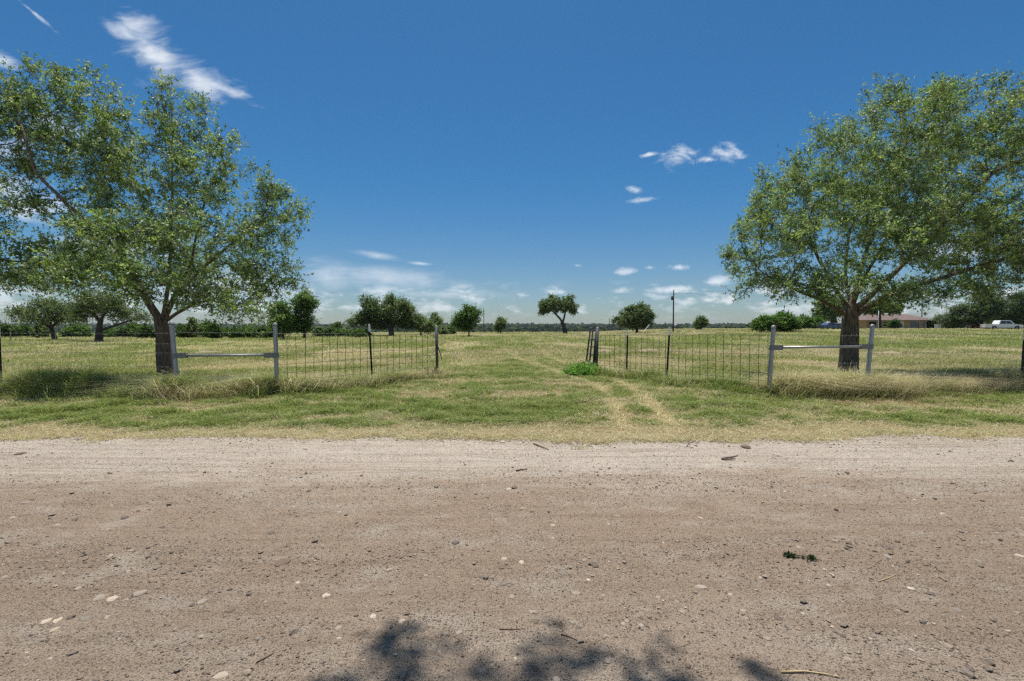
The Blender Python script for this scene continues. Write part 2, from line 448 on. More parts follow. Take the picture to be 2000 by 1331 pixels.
pm = t.m('MULTIPLY', peb, t.mapr(sel.outputs[0], 0.80, 0.86))
band = t.mix(t.m('MULTIPLY', pm, 0.75), band, t.ramp(sel.outputs[1], [(0.0, (0.16, 0.14, 0.125)), (0.5, (0.34, 0.29, 0.25)), (1.0, (0.6, 0.54, 0.46))]))
grit = t.mapr(t.noise(t.scale(co, (.8, 1.6, 1)), 1.9, 5, .65), .36, .62)
gh = 0.0
for sc_, thr, rad_, dark in ((38, .62, .30, .8), (75, .48, .34, .85), (135, .45, .36, .8)):
    v2 = t.voro(co, sc_); sc2 = t.node('ShaderNodeSeparateColor'); t.put(sc2.inputs[0], v2.outputs['Color'])
    sp = t.m('MULTIPLY', t.mapr(v2.outputs['Distance'], rad_ * .5, rad_, 1.0, 0.0), t.m('GREATER_THAN', t.m('ADD', sc2.outputs[0], t.m('MULTIPLY', grit, .32)), thr + .32))
    band = t.mix(t.m('MULTIPLY', sp, dark), band, t.ramp(sc2.outputs[1], [(0.0, (.045, .033, .024)), (.55, (.12, .085, .06)), (.86, (.26, .20, .145)), (1.0, (.62, .54, .43))]))
    gh = t.m('ADD', gh, t.m('MULTIPLY', sp, .35))
h = t.m('ADD', gh, t.m('ADD', t.m('ADD', t.m('MULTIPLY', gr, 0.7), t.m('MULTIPLY', gr2, 0.9)), t.m('MULTIPLY', pm, 0.5)))
finish(t, princ(t, band, 0.93, bump=(h, 1.0, 0.03), spec=0.12))
M_ROAD = m
rmb = MB(); rmb.add(np.c_[Xr.ravel(), Yr.ravel(), Zr.ravel()], Fr)
tag(rmb.build('road', M_ROAD, smooth=True), kind='structure')
# the strip of road behind the tripod
bmb = MB(); xb = np.linspace(-15, 15, 60); yb = np.linspace(-2.0, 0.2, 12)
Xb, Yb = np.meshgrid(xb, yb, indexing='ij'); nI, nJ = Xb.shape
ii, jj = np.meshgrid(np.arange(nI - 1), np.arange(nJ - 1), indexing='ij')
bmb.add(np.c_[Xb.ravel(), Yb.ravel(), road_z(Xb, Yb).ravel()], np.stack([ii * nJ + jj, (ii + 1) * nJ + jj, (ii + 1) * nJ + jj + 1, ii * nJ + jj + 1], -1).reshape(-1, 4))
tag(bmb.build('road', M_ROAD, smooth=True), kind='structure')

# ------------------------------------------------------------------ tree builder
def ellipsoid_pts(E, n, r, wexp=0.8):
    vol = np.array([e[3] * e[4] * e[5] for e in E]) ** wexp
    idx = r.choice(len(E), n, p=vol / vol.sum())
    E = np.array([e[:6] for e in E])
    rad = r.random(n) ** (1 / 3.6)
    return E[idx, :3] + unit(n, r) * rad[:, None] * E[idx, 3:6]

def grow(base_lines, A, step, infl, kill, maxit, r, up=0.06, wob=0.18):
    pos, par = [], []
    for L in base_lines:
        L = [np.array(p, float) for p in L]
        if pos:
            d = [np.linalg.norm(p - L[0]) for p in pos]; cur = int(np.argmin(d))
        else:
            pos.append(L[0]); par.append(-1); cur = 0
        for a, b in zip(L[:-1], L[1:]):
            k = max(1, int(np.linalg.norm(b - a) / step))
            for i in range(1, k + 1):
                pos.append(a + (b - a) * i / k + r.normal(size=3) * step * 0.06); par.append(cur); cur = len(pos) - 1
    P = np.array(pos); alive = np.ones(len(A), bool)
    D2 = ((A[:, None, :] - P[None]) ** 2).sum(-1)
    near = D2.argmin(1); nd = np.sqrt(D2.min(1))
    cnt = {}
    for it in range(maxit):
        act = alive & (nd < infl)
        if not act.any(): break
        ai = np.where(act)[0]
        dirs = A[ai] - P[near[ai]]; dirs /= np.linalg.norm(dirs, axis=1)[:, None] + 1e-9
        acc = np.zeros((len(P), 3)); np.add.at(acc, near[ai], dirs)
        nodes = np.unique(near[ai])
        nodes = np.array([q for q in nodes if cnt.get(q, 0) < 4], int)
        if len(nodes) == 0: break
        dv = acc[nodes]; dv /= np.linalg.norm(dv, axis=1)[:, None] + 1e-9
        dv += r.normal(size=dv.shape) * wob + np.array([0, 0, up]); dv /= np.linalg.norm(dv, axis=1)[:, None]
        new = P[nodes] + dv * step
        for q in nodes: cnt[q] = cnt.get(q, 0) + 1
        s = len(P)
        P = np.concatenate([P, new]); par.extend(nodes.tolist())
        d = np.sqrt(((A[:, None, :] - new[None]) ** 2).sum(-1))
        m_ = d.min(1); better = m_ < nd
        near = np.where(better, s + d.argmin(1), near); nd = np.minimum(nd, m_)
        alive &= nd > kill
        if len(P) > 9000: break
    return P, np.array(par)

GREENS = np.array([(0.066, 0.112, 0.040), (0.120, 0.195, 0.058), (0.215, 0.315, 0.082), (0.335, 0.43, 0.125), (0.345, 0.40, 0.235)])  # last, palest tone paints a sky glint onto some leaves
def leaves_mb(mb, B, D, n_leaf, L, lw, r, pal, crown_c=None, up=0.3):
    """B: sprig bases, D: unit sprig directions * length"""
    n = len(B)
    t_ = r.random((n, n_leaf)) * 0.95 + 0.08
    P = (B[:, None] + D[:, None] * t_[..., None]).reshape(-1, 3)
    ln = np.linalg.norm(D, axis=1); dn = D / ln[:, None]
    d = np.repeat(dn, n_leaf, 0) * 0.55 + unit(len(P), r) * 0.9
    d /= np.linalg.norm(d, axis=1)[:, None]
    nrm = unit(len(P), r); nrm[:, 2] += 0.55
    s = np.cross(d, nrm); s /= np.linalg.norm(s, axis=1)[:, None] + 1e-9
    nn = np.cross(s, d)
    l = L * (0.65 + 0.7 * r.random(len(P)))[:, None]; wv = l * lw * 0.5
    V = np.stack([P, P + d * l * 0.5 + s * wv + nn * wv * 0.35, P + d * l, P + d * l * 0.5 - s * wv + nn * wv * 0.35], 1).reshape(-1, 3)
    k = np.arange(len(P))[:, None] * 4
    F = np.concatenate([k + np.array([0, 1, 2]), k + np.array([0, 2, 3])])
    ci = np.repeat(r.integers(0, len(pal), n), n_leaf)
    c = pal[ci] * (0.75 + 0.5 * r.random((len(P), 1)))
    odd = r.random(len(P)) < 0.012
    c[odd] = (0.22, 0.16, 0.05)
    mb.add(V, F, np.repeat(c, 4, 0))

def tree_meshes(name, lines, E, trunk_r, n_att, step, infl, kill, n_sprig, n_leaf, L, lw, sl, seed, pal=GREENS, bark=None, tip=0.006,
                sides=10, flare=1.35, up=0.06, thick=0.022, spread=0.16, maxit=120, leaf_up=0.2, wexp=0.8, clump=2.1):
    r = np.random.default_rng(seed)
    A = ellipsoid_pts(E, n_att, r, wexp)
    P, par = grow(lines, A, step, infl, kill, maxit, r, up)
    n = len(P); rad = np.zeros(n)
    ch = [[] for _ in range(n)]
    for i in range(1, n): ch[par[i]].append(i)
    for i in range(n - 1, -1, -1):
        rad[i] = tip if not ch[i] else sum(rad[c] ** 2.35 for c in ch[i]) ** (1 / 2.35)
    rad = tip * (rad / tip) ** (math.log(trunk_r / tip) / max(0.1, math.log(rad[0] / tip)))
    path = np.zeros(n)
    for i in range(1, n): path[i] = path[par[i]] + np.linalg.norm(P[i] - P[par[i]])
    rad = np.maximum(tip * .8, rad * (0.42 + 0.58 * np.exp(-np.maximum(path - 5 * trunk_r, 0) / (11 * trunk_r))))
    wood = MB(); stack = [(0, None)]
    while stack:
        i, p0 = stack.pop()
        chain = [p0, i] if p0 is not None else [i]
        while ch[i]:
            cs = sorted(ch[i], key=lambda q: -rad[q])
            for q in cs[1:]: stack.append((q, i))
            i = cs[0]; chain.append(i)
        pts = P[chain].copy(); rr = rad[chain].copy()
        if p0 is not None: rr[0] = rr[1] * 1.25
        else:
            hgt = pts[:, 2] - pts[0, 2]; rr = rr * (1 + (flare - 1) * np.exp(-hgt / 0.35 / max(trunk_r / 0.22, .5)))
        if len(pts) > 3:
            pts[1:-1] = 0.25 * pts[:-2] + 0.5 * pts[1:-1] + 0.25 * pts[2:]
        sd = sides if rr.max() > 0.08 else (6 if rr.max() > 0.03 else 4)
        if len(pts) > 1: wood.tube(pts, rr, sd, caps=False)
    crown = MB()
    tw = np.where((rad < thick) & (np.arange(n) > 2))[0]
    cw = .4 + sstep(.40, .64, fbm(P[tw, 0] * clump + P[tw, 2] * clump * .8 + seed, P[tw, 1] * clump - P[tw, 2] * clump * .6 + 7, 131, 3))
    pick = r.choice(tw, n_sprig, p=cw / cw.sum())
    pd = P[pick] - P[par[pick]]; pd /= np.linalg.norm(pd, axis=1)[:, None] + 1e-9
    d = pd * 0.6 + unit(n_sprig, r) * 0.8; d[:, 2] += leaf_up
    d /= np.linalg.norm(d, axis=1)[:, None]
    D = d * (sl * (0.6 + 0.8 * r.random(n_sprig)))[:, None]
    B = P[pick] + r.normal(size=(n_sprig, 3)) * spread * 0.5 - pd * (r.random(n_sprig) * step)[:, None]
    leaves_mb(crown, B, D, n_leaf, L, lw, r, pal)
    # the twigs that carry the leaves
    s = np.cross(d, unit(n_sprig, r)); s /= np.linalg.norm(s, axis=1)[:, None] + 1e-9
    q = np.cross(d, s); tr = tip * 0.55
    V = np.stack([B + s * tr, B - s * tr * .5 + q * tr * .9, B - s * tr * .5 - q * tr * .9, B + D * 0.9], 1).reshape(-1, 3)
    k = np.arange(n_sprig)[:, None] * 4
    wood.add(V, np.concatenate([k + np.array(f) for f in ((0, 1, 3), (1, 2, 3), (2, 0, 3))]))
    return wood.mesh(name + ' trunk', bark or M_BARK, True), crown.mesh(name + ' crown', M_LEAF, False)

def plant_tree(name, loc, label, cat, wood, crown, group=None, rz=0.0, scale=1.0):
    e = empty(name, loc, label, cat, group, rz)
    e.scale = (scale, scale, scale) if np.isscalar(scale) else scale
    link('trunk', wood, e); link('crown', crown, e)
    return e

def px_ell(lst, d, base):
    out = []
    for px, py, rx, ry, dd, rd in lst:
        p = at(px, py, d + dd) - base
        out.append((p.x, p.y, p.z, rx / FPX * (d + dd), rd, ry / FPX * (d + dd)))
    return out
def px_line(lst, d, base):
    return [tuple(at(px, py, d + dd) - base) for px, py, dd in lst]

# ---- the two live oaks behind the fence
dL = 12.6; bL = at(326, 742, dL); bL.z = float(gz(bL.x, bL.y)) - 0.03
PL = []
for line in ([(15, 140, 30), (35, 215, 45), (65, 310, 60)], [(90, 150, 22), (62, 250, 45)], [(112, 140, 24), (150, 195, 34), (188, 280, 46), (200, 350, 55)],
             [(200, 165, 28), (225, 250, 40), (240, 330, 50)], [(318, 165, 24), (325, 230, 38), (325, 320, 50)], [(375, 205, 30), (372, 280, 42)], [(455, 262, 24), (415, 310, 40), (370, 370, 55)],
             [(480, 330, 20), (425, 370, 40)], [(525, 338, 20), (517, 400, 34), (480, 470, 50)], [(585, 405, 20), (555, 450, 34), (515, 510, 48)], [(595, 545, 20), (550, 545, 32), (480, 560, 40)],
             [(482, 628, 18), (450, 600, 26), (395, 580, 26)], [(-35, 210, 42), (-45, 320, 52), (-40, 440, 42)]):
    dd_ = rng.uniform(-.6, .6)
    for (x0_, y0_, r0_), (x1_, y1_, r1_) in zip(line[:-1], line[1:]):
        for t_ in (0.0, .34, .67, 1.0):
            rr_ = r0_ + (r1_ - r0_) * t_
            PL.append((x0_ + (x1_ - x0_) * t_, y0_ + (y1_ - y0_) * t_, rr_, rr_, dd_, rr_ / FPX * dL * 1.3))
PL += [(300, 550, 100, 32, -2.0, 1.1), (150, 530, 90, 36, -2.3, 1.1), (90, 415, 50, 40, -.3, 1.2), (290, 420, 80, 60, 0, 1.7), (400, 470, 90, 60, -1.3, 1.2), (230, 470, 100, 60, -1.7, 1.2), (60, 490, 110, 46, -.6, 1.6), (-40, 530, 80, 36, 0, 1.3),
       (215, 578, 110, 26, -2.2, 1.1), (60, 552, 90, 22, 0, 1.2), (300, 500, 130, 70, 1.9, 1.4), (420, 545, 110, 40, .6, 1.4), (470, 590, 70, 30, -1.2, 1.0), (510, 618, 40, 22, -1.6, .8), (560, 560, 40, 24, -.4, .9), (400, 600, 60, 18, -1.0, .9)]
EL = px_ell(PL, dL, bL)
lnL = [px_line([(326, 746, 0), (322, 700, 0), (317, 650, 0), (318, 622, 0)], dL, bL),
       px_line([(318, 630, 0), (288, 590, -.1), (262, 540, -.2), (232, 480, -.3), (215, 420, -.2), (200, 330, 0)], dL, bL),
       px_line([(318, 622, 0), (330, 560, .1), (333, 480, .2), (336, 400, .3), (335, 300, .3)], dL, bL),
       px_line([(320, 626, 0), (348, 560, .4), (372, 520, .5), (390, 430, .5), (410, 360, .4)], dL, bL),
       px_line([(319, 632, 0), (350, 608, -.3), (400, 587, -.6), (450, 592, -.9), (500, 605, -1.4)], dL, bL),
       px_line([(340, 580, .3), (400, 520, .2), (460, 470, 0), (510, 420, 0)], dL, bL),
       px_line([(275, 565, -.15), (200, 545, -.8), (120, 515, -.6), (20, 510, -.2), (-60, 500, 0)], dL, bL),
       px_line([(235, 490, -.3), (150, 420, -.5), (70, 340, -.6), (40, 240, -.5)], dL, bL)]
wd, cr = tree_meshes('left oak', lnL, EL, 0.19, 3200, 0.18, 1.0, 0.21, 14500, 11, 0.067, 0.44, 0.26, 11, thick=0.012, flare=1.3)
plant_tree('oak_tree', bL, 'open windswept oak with separate upright plumes, behind the left fence brace', 'tree', wd, cr)

dR = 14.2; bR = at(1656, 728, dR); bR.z = float(gz(bR.x, bR.y)) - 0.03
ER = px_ell([(1497, 480, 68, 95, 0, 1.7), (1555, 405, 85, 90, 0, 2), (1635, 330, 90, 85, 0, 2.2), (1735, 270, 100, 90, 0, 2.4), (1855, 245, 110, 75, 0, 2.4),
             (1985, 282, 100, 76, 0, 2.2), (2085, 375, 110, 110, 0, 2.2), (2060, 460, 120, 90, 0, 2.2), (1940, 470, 120, 80, 0, 2.4), (1800, 430, 130, 110, -1.6, 1.6),
             (1660, 470, 120, 85, -1.6, 1.6), (1490, 540, 65, 34, 0, 1.4), (1570, 568, 90, 30, -1, 1.4), (1720, 572, 110, 28, -2, 1.4), (1840, 572, 100, 32, -1, 1.6),
             (1960, 535, 90, 34, .5, 1.6), (1760, 390, 150, 120, 2, 1.6), (1630, 560, 90, 34, -2.2, 1.0)], dR, bR)
_q = random.Random(4)
for e_ in list(ER):
    for _ in range(4):
        a_ = _q.uniform(-.6, 3.7); k_ = _q.uniform(.20, .36)
        ER.append((e_[0] + e_[3] * math.cos(a_), e_[1] + _q.uniform(-.5, .5), e_[2] + e_[5] * math.sin(a_), e_[3] * k_, e_[4] * k_, e_[5] * k_ * 1.2))
ER = [(a_, b_, c_, d_ * .92, e_, f_ * .92) for a_, b_, c_, d_, e_, f_ in ER]
lnR = [px_line([(1656, 732, 0), (1657, 690, 0), (1660, 640, 0), (1662, 605, 0)], dR, bR),
       px_line([(1662, 612, 0), (1672, 560, 0), (1690, 500, 0), (1712, 430, .1), (1740, 350, .2), (1770, 280, .2)], dR, bR),
       px_line([(1660, 610, 0), (1635, 570, .1), (1600, 510, .2), (1570, 440, .1)], dR, bR),
       px_line([(1665, 612, 0), (1720, 560, .1), (1790, 490, .2), (1870, 410, .2), (1950, 330, .1)], dR, bR),
       px_line([(1664, 615, 0), (1730, 580, -.3), (1830, 545, -.4), (1950, 510, -.2), (2050, 470, 0)], dR, bR),
       px_line([(1658, 616, 0), (1610, 590, -.4), (1550, 565, -.6), (1490, 535, -.4)], dR, bR),
       px_line([(1664, 606, 0), (1650, 540, .8), (1660, 450, 1.4), (1700, 360, 1.5)], dR, bR),
       px_line([(1668, 590, 0), (1690, 540, -.9), (1730, 470, -1.4), (1790, 410, -1.5)], dR, bR)]
wd, cr = tree_meshes('right oak', lnR, ER, 0.25, 3200, 0.22, 1.2, 0.26, 22000, 11, 0.068, 0.42, 0.28, 12, thick=0.014, flare=1.25)
plant_tree('oak_tree', bR, 'full rounded oak with thick trunk, behind the right fence brace', 'tree', wd, cr)

# ---- the tree over the photographer, whose shade falls on the near edge of the road
def over(px, py, h):
    g = on_ground(px, py, 0.03)
    return g + S / S.z * h
bS = Vector((0.6, -3.4, 0))
ES = []
for px, py, h, rx, ry in ((590, 1330, 7.8, .10, .2), (725, 1262, 8.2, .11, .14), (790, 1245, 8.4, .08, .08), (740, 1330, 8.0, .16, .12), (885, 1278, 8.5, .10, .12), (930, 1330, 8.2, .18, .09),
                          (1045, 1235, 8.3, .06, .08), (1060, 1275, 8.4, .10, .10), (1090, 1320, 8.1, .12, .1), (1150, 1275, 8.3, .06, .05), (1180, 1305, 8.3, .12, .07), (1250, 1322, 8.2, .12, .06), (1478, 1322, 8.0, .07, .10),
                          (700, 1420, 8.0, .5, .25), (950, 1440, 8.3, .5, .3), (1200, 1430, 8.2, .5, .25), (1450, 1440, 8, .25, .2)):
    p = over(px + 22, py + 12, h) - bS
    ES.append((p.x, p.y, p.z, rx, ry, 0.25))
ES += [(0, 5.4, 8.6, 2.2, 1.4, .8), (-.6, 3.4, 8.8, 2.6, 2.0, 1.2), (0, .2, 8.5, 3, 2.4, 1.6)]
wd, cr = tree_meshes('shade tree', [[(0, 0, 0), (0, .1, 2.2), (.05, .4, 4.4)], [(.05, .4, 4.4), (-.3, 2.4, 6.6), (-.7, 5.2, 7.9)], [(.05, .4, 4.4), (.3, 3.0, 7.2), (.0, 5.6, 8.2)],
                     [(0.05, .3, 4.0), (-.4, -.8, 7.4)]], ES, 0.2, 1400, 0.17, 1.7, 0.17, 4000, 9, 0.085, 0.45, 0.16, 13, thick=0.014, leaf_up=0.0, wexp=0.38, spread=.1)
plant_tree('oak_tree', bS, 'leafy roadside tree overhanging the near edge of the dirt road', 'tree', wd, cr)

# ------------------------------------------------------------------ background trees
FARG = np.array([(0.075, 0.115, 0.048), (0.115, 0.17, 0.062), (0.17, 0.235, 0.08), (0.23, 0.285, 0.105)])
LIVEG = np.array([(0.08, 0.16, 0.03), (0.11, 0.21, 0.04), (0.16, 0.26, 0.055), (0.06, 0.11, 0.025)])
def far_tree(name, label, d, base_px, lines, ell, tr, seed, pal=FARG, n_att=420, sprig=2600, leaf=0.34, step=0.55, cat='tree', group=None, lw=0.6, up=0.05, nl=9, sl=0.7):
    base = at(base_px[0], base_px[1], d); base.z = float(gz(base.x, base.y)) - 0.05
    q = random.Random(seed)
    ell = list(ell)
    for e_ in ell[:]:
        for _ in range(4):
            a_ = q.uniform(0, 6.283); k_ = q.uniform(.22, .42)
            ell.append((e_[0] + e_[2] * .95 * math.cos(a_), e_[1] - e_[3] * .95 * math.sin(a_) * (1 if math.sin(a_) > 0 else .6), e_[2] * k_, e_[3] * k_, e_[4] + q.uniform(-1, 1), e_[5] * k_))
    E = px_ell([(a_, b_, c_ * .9, d_ * .9, e_, f_) for a_, b_, c_, d_, e_, f_ in ell], d, base)
    L = [px_line(l, d, base) for l in lines]
    L[0][0] = (L[0][0][0], 0, -0.05)
    wd, cr = tree_meshes(name, L, E, tr, n_att, step, 4.5, step * 1.15, sprig, nl, leaf, lw, sl, seed, pal, M_FARBARK, tip=0.025, sides=8, thick=0.09, spread=0.4, up=up, clump=.35)
    return plant_tree(name, base, label, cat, wd, cr, group)

# mushroom-shaped lone oak
far_tree('oak_tree', 'lone mushroom-shaped oak with bare leaning forked trunk on the field crest', 118, (1103, 647),
         [[(1104, 649, 0), (1101, 636, 0), (1094, 622, 0)], [(1094, 624, 0), (1084, 612, 0), (1072, 602, 0)], [(1099, 632, 0), (1103, 615, 0), (1107, 600, 0)]],
         [(1068, 598, 18, 13, 0, 2.2), (1086, 592, 20, 11, 0, 2.4), (1112, 594, 20, 14, 0, 2.4), (1119, 606, 9, 11, 0, 1.4), (1060, 610, 7, 9, 0, 1.2), (1078, 586, 8, 6, 0, 1.2), (1113, 581, 10, 5, 0, 1.4), (1095, 603, 20, 7, 0, 2)],
         0.5, 31, sprig=2600, leaf=0.26)
# dense two-lobed tree
far_tree('oak_tree', 'dense dark two-lobed tree between the lone oak and the utility pole', 105, (1240, 646),
         [[(1244, 648, 0), (1244, 636, 0), (1246, 625, 0)], [(1243, 638, 0), (1228, 626, 0)]],
         [(1222, 625, 20, 18, 0, 2.4), (1250, 616, 20, 20, 0, 2.4), (1262, 618, 14, 18, 0, 2), (1240, 634, 32, 9, 0, 2.2), (1240, 602, 10, 6, 0, 1), (1252, 601, 12, 5, 0, 1.2)], 0.3, 32, sprig=4200, leaf=0.26)
far_tree('small_tree', 'small round tree standing right of the utility pole', 125, (1369, 645), [[(1369, 647, 0), (1369, 636, 0)]],
         [(1369, 630, 11, 8, 0, 1.3), (1366, 637, 10, 5, 0, 1.2), (1370, 622, 5, 4, 0, .6)], 0.16, 33, sprig=900, leaf=0.3, n_att=150)
# spreading live oak at left of centre
far_tree('oak_tree', 'wide spreading live oak with a thin twiggy left top, left of the track', 78, (765, 648),
         [[(765, 651, 0), (763, 641, 0), (760, 634, 0)], [(761, 638, 0), (745, 625, 0), (728, 608, 0), (713, 585, 0)], [(760, 634, 0), (763, 615, 0), (760, 596, 0)], [(762, 638, 0), (778, 618, 0), (795, 606, 0)], [(764, 642, 0), (748, 634, 0), (715, 628, 0), (695, 632, 0)]],
         [(712, 590, 12, 18, 0, 1.2), (720, 605, 20, 14, 0, 1.6), (703, 622, 22, 9, 0, 1.8), (740, 608, 18, 20, 0, 2.2), (762, 590, 20, 12, 0, 2.2), (785, 602, 22, 16, 0, 2.4), (800, 618, 14, 16, 0, 2), (772, 612, 26, 18, -1.5, 1.6), (690, 633, 12, 8, 0, 1.4), (728, 634, 30, 10, 1, 1.6), (800, 635, 22, 10, .5, 1.5), (760, 628, 34, 10, 1.6, 1.4), (835, 637, 22, 9, 0, 1.5)],
         0.42, 34, sprig=6200, leaf=0.20, n_att=700, step=0.45)
far_tree('small_tree', 'bushy tree touching the right side of the spreading live oak', 82, (822, 648), [[(822, 651, 0), (822, 636, 0)]],
         [(818, 630, 16, 16, 0, 1.6), (832, 638, 14, 9, 0, 1.3), (850, 634, 10, 12, 0, 1), (852, 620, 8, 5, 0, .6)], 0.15, 35, sprig=1500, leaf=0.22, n_att=260)
far_tree('small_tree', 'bright green young tree with a bushy left skirt, right of the live oak', 72, (915, 648), [[(916, 652, 0), (915, 636, 0), (916, 622, 0)]],
         [(920, 616, 15, 12, 0, 1.1), (930, 612, 9, 10, 0, .8), (904, 622, 12, 10, 0, 1), (895, 630, 10, 8, 0, .9), (914, 606, 8, 6, 0, .7), (908, 637, 24, 8, .5, .9), (926, 630, 12, 10, 0, .8)], 0.12, 36, LIVEG, sprig=1500, leaf=0.2, n_att=260, step=0.4)
far_tree('small_tree', 'small pointed dark tree just right of the thin left pole', 120, (978, 646), [[(978, 648, 0), (978, 636, 0)]],
         [(978, 634, 10, 9, 0, 1.2), (978, 627, 6, 5, 0, .8), (975, 641, 12, 4, 0, 1.2)], 0.15, 37, sprig=900, leaf=0.3, n_att=150)
far_tree('tall_tree', 'tall bright green tree beside the right edge of the left oak', 58, (595, 650), [[(595, 656, 0), (594, 630, 0), (596, 605, 0)]],
         [(592, 600, 18, 19, 0, 1.2), (605, 596, 10, 12, 0, .9), (584, 622, 14, 16, 0, 1.1), (600, 628, 14, 13, 0, 1.1), (594, 582, 12, 8, 0, .8), (578, 590, 9, 8, 0, .7), (590, 640, 18, 8, 0, 1), (574, 634, 12, 9, 0, .9)], 0.17, 38, LIVEG, sprig=1900, leaf=0.17, n_att=500, step=0.35)
far_tree('tall_tree', 'dark bushy tree half hidden behind the right branches of the left oak', 56, (553, 650), [[(553, 657, 0), (553, 630, 0)]],
         [(550, 624, 18, 20, 0, 1.2), (552, 640, 18, 10, 0, 1.1), (545, 604, 10, 9, 0, .8)], 0.15, 39, LIVEG, sprig=1700, leaf=0.2, n_att=400, step=0.35)
# two spreading old oaks beyond the left tree
far_tree('oak_tree', 'sparse spreading old oak at the far left field edge', 50, (105, 652),
         [[(108, 660, 0), (104, 650, 0), (98, 640, 0)], [(98, 642, 0), (80, 625, 0), (50, 612, 0), (20, 612, 0)], [(100, 642, 0), (118, 622, 0), (140, 608, 0)], [(100, 640, 0), (96, 618, 0), (88, 600, 0)]],
         [(45, 612, 34, 12, 0, 1.4), (85, 598, 24, 14, 0, 1.5), (120, 606, 32, 14, 0, 1.6), (90, 622, 50, 12, -.5, 1.6), (140, 622, 20, 10, 0, 1.2), (28, 626, 14, 8, 0, 1)], 0.22, 40, FARG, sprig=1700, leaf=0.14, n_att=520, step=0.3)
far_tree('oak_tree', 'old oak with a low dark limb reaching right, beyond the left oak trunk', 47, (193, 652),
         [[(193, 662, 0), (194, 645, 0), (196, 628, 0)], [(194, 646, 0), (220, 638, 0), (248, 628, 0), (275, 621, 0), (296, 628, 0)], [(196, 630, 0), (180, 610, 0), (165, 595, 0)], [(196, 628, 0), (212, 600, 0), (222, 580, 0)]],
         [(190, 590, 34, 26, 0, 1.5), (220, 590, 26, 22, 0, 1.4), (170, 610, 22, 16, 0, 1.2), (240, 610, 34, 12, 0, 1.2), (280, 622, 16, 7, 0, .8)], 0.3, 41, FARG, sprig=1700, leaf=0.14, n_att=520, step=0.3)

# hedgerow bushes: three forms, copied along the far left edge of the field
bush_src = []
for k in range(3):
    E = [(0, 0, 1.2, 1.4, 1.3, 1.0), (-.9, .2, .9, .9, .9, .8), (1.0, -.1, .8, 1.0, .9, .8), (.3 - .3 * k, 0, 2.0 + .2 * k, .7, .7, .6)]
    bush_src.append(tree_meshes('hedge bush %d' % k, [[(0, 0, 0), (0.05, 0, .7)], [(0, 0, .2), (-.6, .1, .9)], [(0, 0, .2), (.6, 0, .8)]], E, 0.08, 130, 0.35, 3, .4, 900, 9, 0.24, 0.6, 0.45, 50 + k,
                    (LIVEG, LIVEG * .7, FARG)[k], M_FARBARK, tip=0.02, sides=6, thick=0.07, spread=.35))
def bush(k, px, d, s, label, group=None, sz=1.0, name='bush'):
    p = at(px, 648, d); p.z = float(gz(p.x, p.y)) - 0.05
    return plant_tree(name, p, label, 'bush', *bush_src[k], group=group, rz=random.uniform(0, 6.28), scale=(s, s, s * sz))
HG = 'bushes of the hedgerow along the far left field edge'
hl = 'low green bush in the hedgerow along the far left edge of the field'
for px, d, s, k, sz in ((8, 66, 1.2, 1, 1), (42, 70, 1.1, 0, .9), (80, 64, 1.0, 2, .9), (150, 66, 1.3, 0, 1), (215, 64, 1.1, 0, .9), (245, 62, 1.0, 1, 1), (262, 66, 1.1, 0, 1.1), (285, 60, .95, 1, 1.15),
                        (358, 60, .9, 1, 1), (378, 60, 1.0, 2, 1.2), (400, 63, 1.1, 0, 1), (418, 58, .85, 1, 1.15), (440, 64, 1.0, 0, .9), (462, 60, .9, 1, .95), (485, 62, 1.1, 0, .9), (508, 60, .9, 1, .9), (528, 62, 1, 0, .9),
                        (628, 72, 1.1, 2, .8), (642, 70, 1.0, 1, .75), (668, 74, 1.2, 0, .7), (690, 72, 1.0, 1, .7), (655, 84, 1.3, 2, .8), (710, 76, 1.1, 1, .6), (865, 95, 1.2, 2, .75), (880, 100, 1.3, 1, .7), (700, 66, .8, 0, .8)):
    bush(k, px, d, s * 0.76, hl, HG, sz * random.uniform(.8, 1.15))

# right-hand homestead trees
CED = np.array([(0.05, 0.085, 0.045), (0.075, 0.12, 0.06), (0.11, 0.16, 0.075), (0.15, 0.20, 0.08)])
far_tree('cedar_tree', 'dark layered cedar left of the white pickup', 99, (1915, 645), [[(1917, 648, 0), (1917, 620, 0), (1918, 585, 0)]],
         [(1916, 585, 24, 8, 0, 1.5), (1918, 572, 14, 8, 0, 1), (1895, 605, 40, 7, 0, 2), (1940, 600, 26, 7, 0, 1.6), (1880, 622, 44, 9, 0, 2.4), (1930, 615, 34, 6, 0, 1.8), (1862, 632, 26, 6, 0, 1.6), (1948, 584, 18, 5, 0, 1)], 0.3, 60, CED, sprig=4200, leaf=0.32, n_att=620, step=0.5, lw=0.35, sl=.9)
far_tree('cedar_tree', 'tall dark cedar at the right edge behind the pickup', 102, (1992, 645), [[(1992, 648, 0), (1992, 620, 0), (1994, 585, 0)]],
         [(1996, 582, 22, 8, 0, 1.4), (1985, 598, 30, 7, 0, 1.6), (2010, 605, 34, 9, 0, 2), (1975, 614, 30, 7, 0, 1.6), (2015, 625, 36, 9, 0, 2), (1972, 626, 20, 6, 0, 1.4)], 0.28, 61, CED, sprig=3400, leaf=0.32, n_att=520, step=0.5, lw=0.35, sl=.9)
far_tree('leafy_tree', 'bright green leafy tree under the left side of the right oak', 80, (1525, 645), [[(1527, 647, 0), (1526, 630, 0)]],
         [(1500, 632, 16, 9, 0, 1.6), (1530, 627, 20, 12, 0, 1.8), (1548, 634, 14, 8, 0, 1.4), (1512, 638, 34, 7, 0, 1.8), (1482, 634, 12, 9, 0, 1.2)], 0.2, 62, LIVEG, sprig=3000, leaf=0.3, n_att=360)
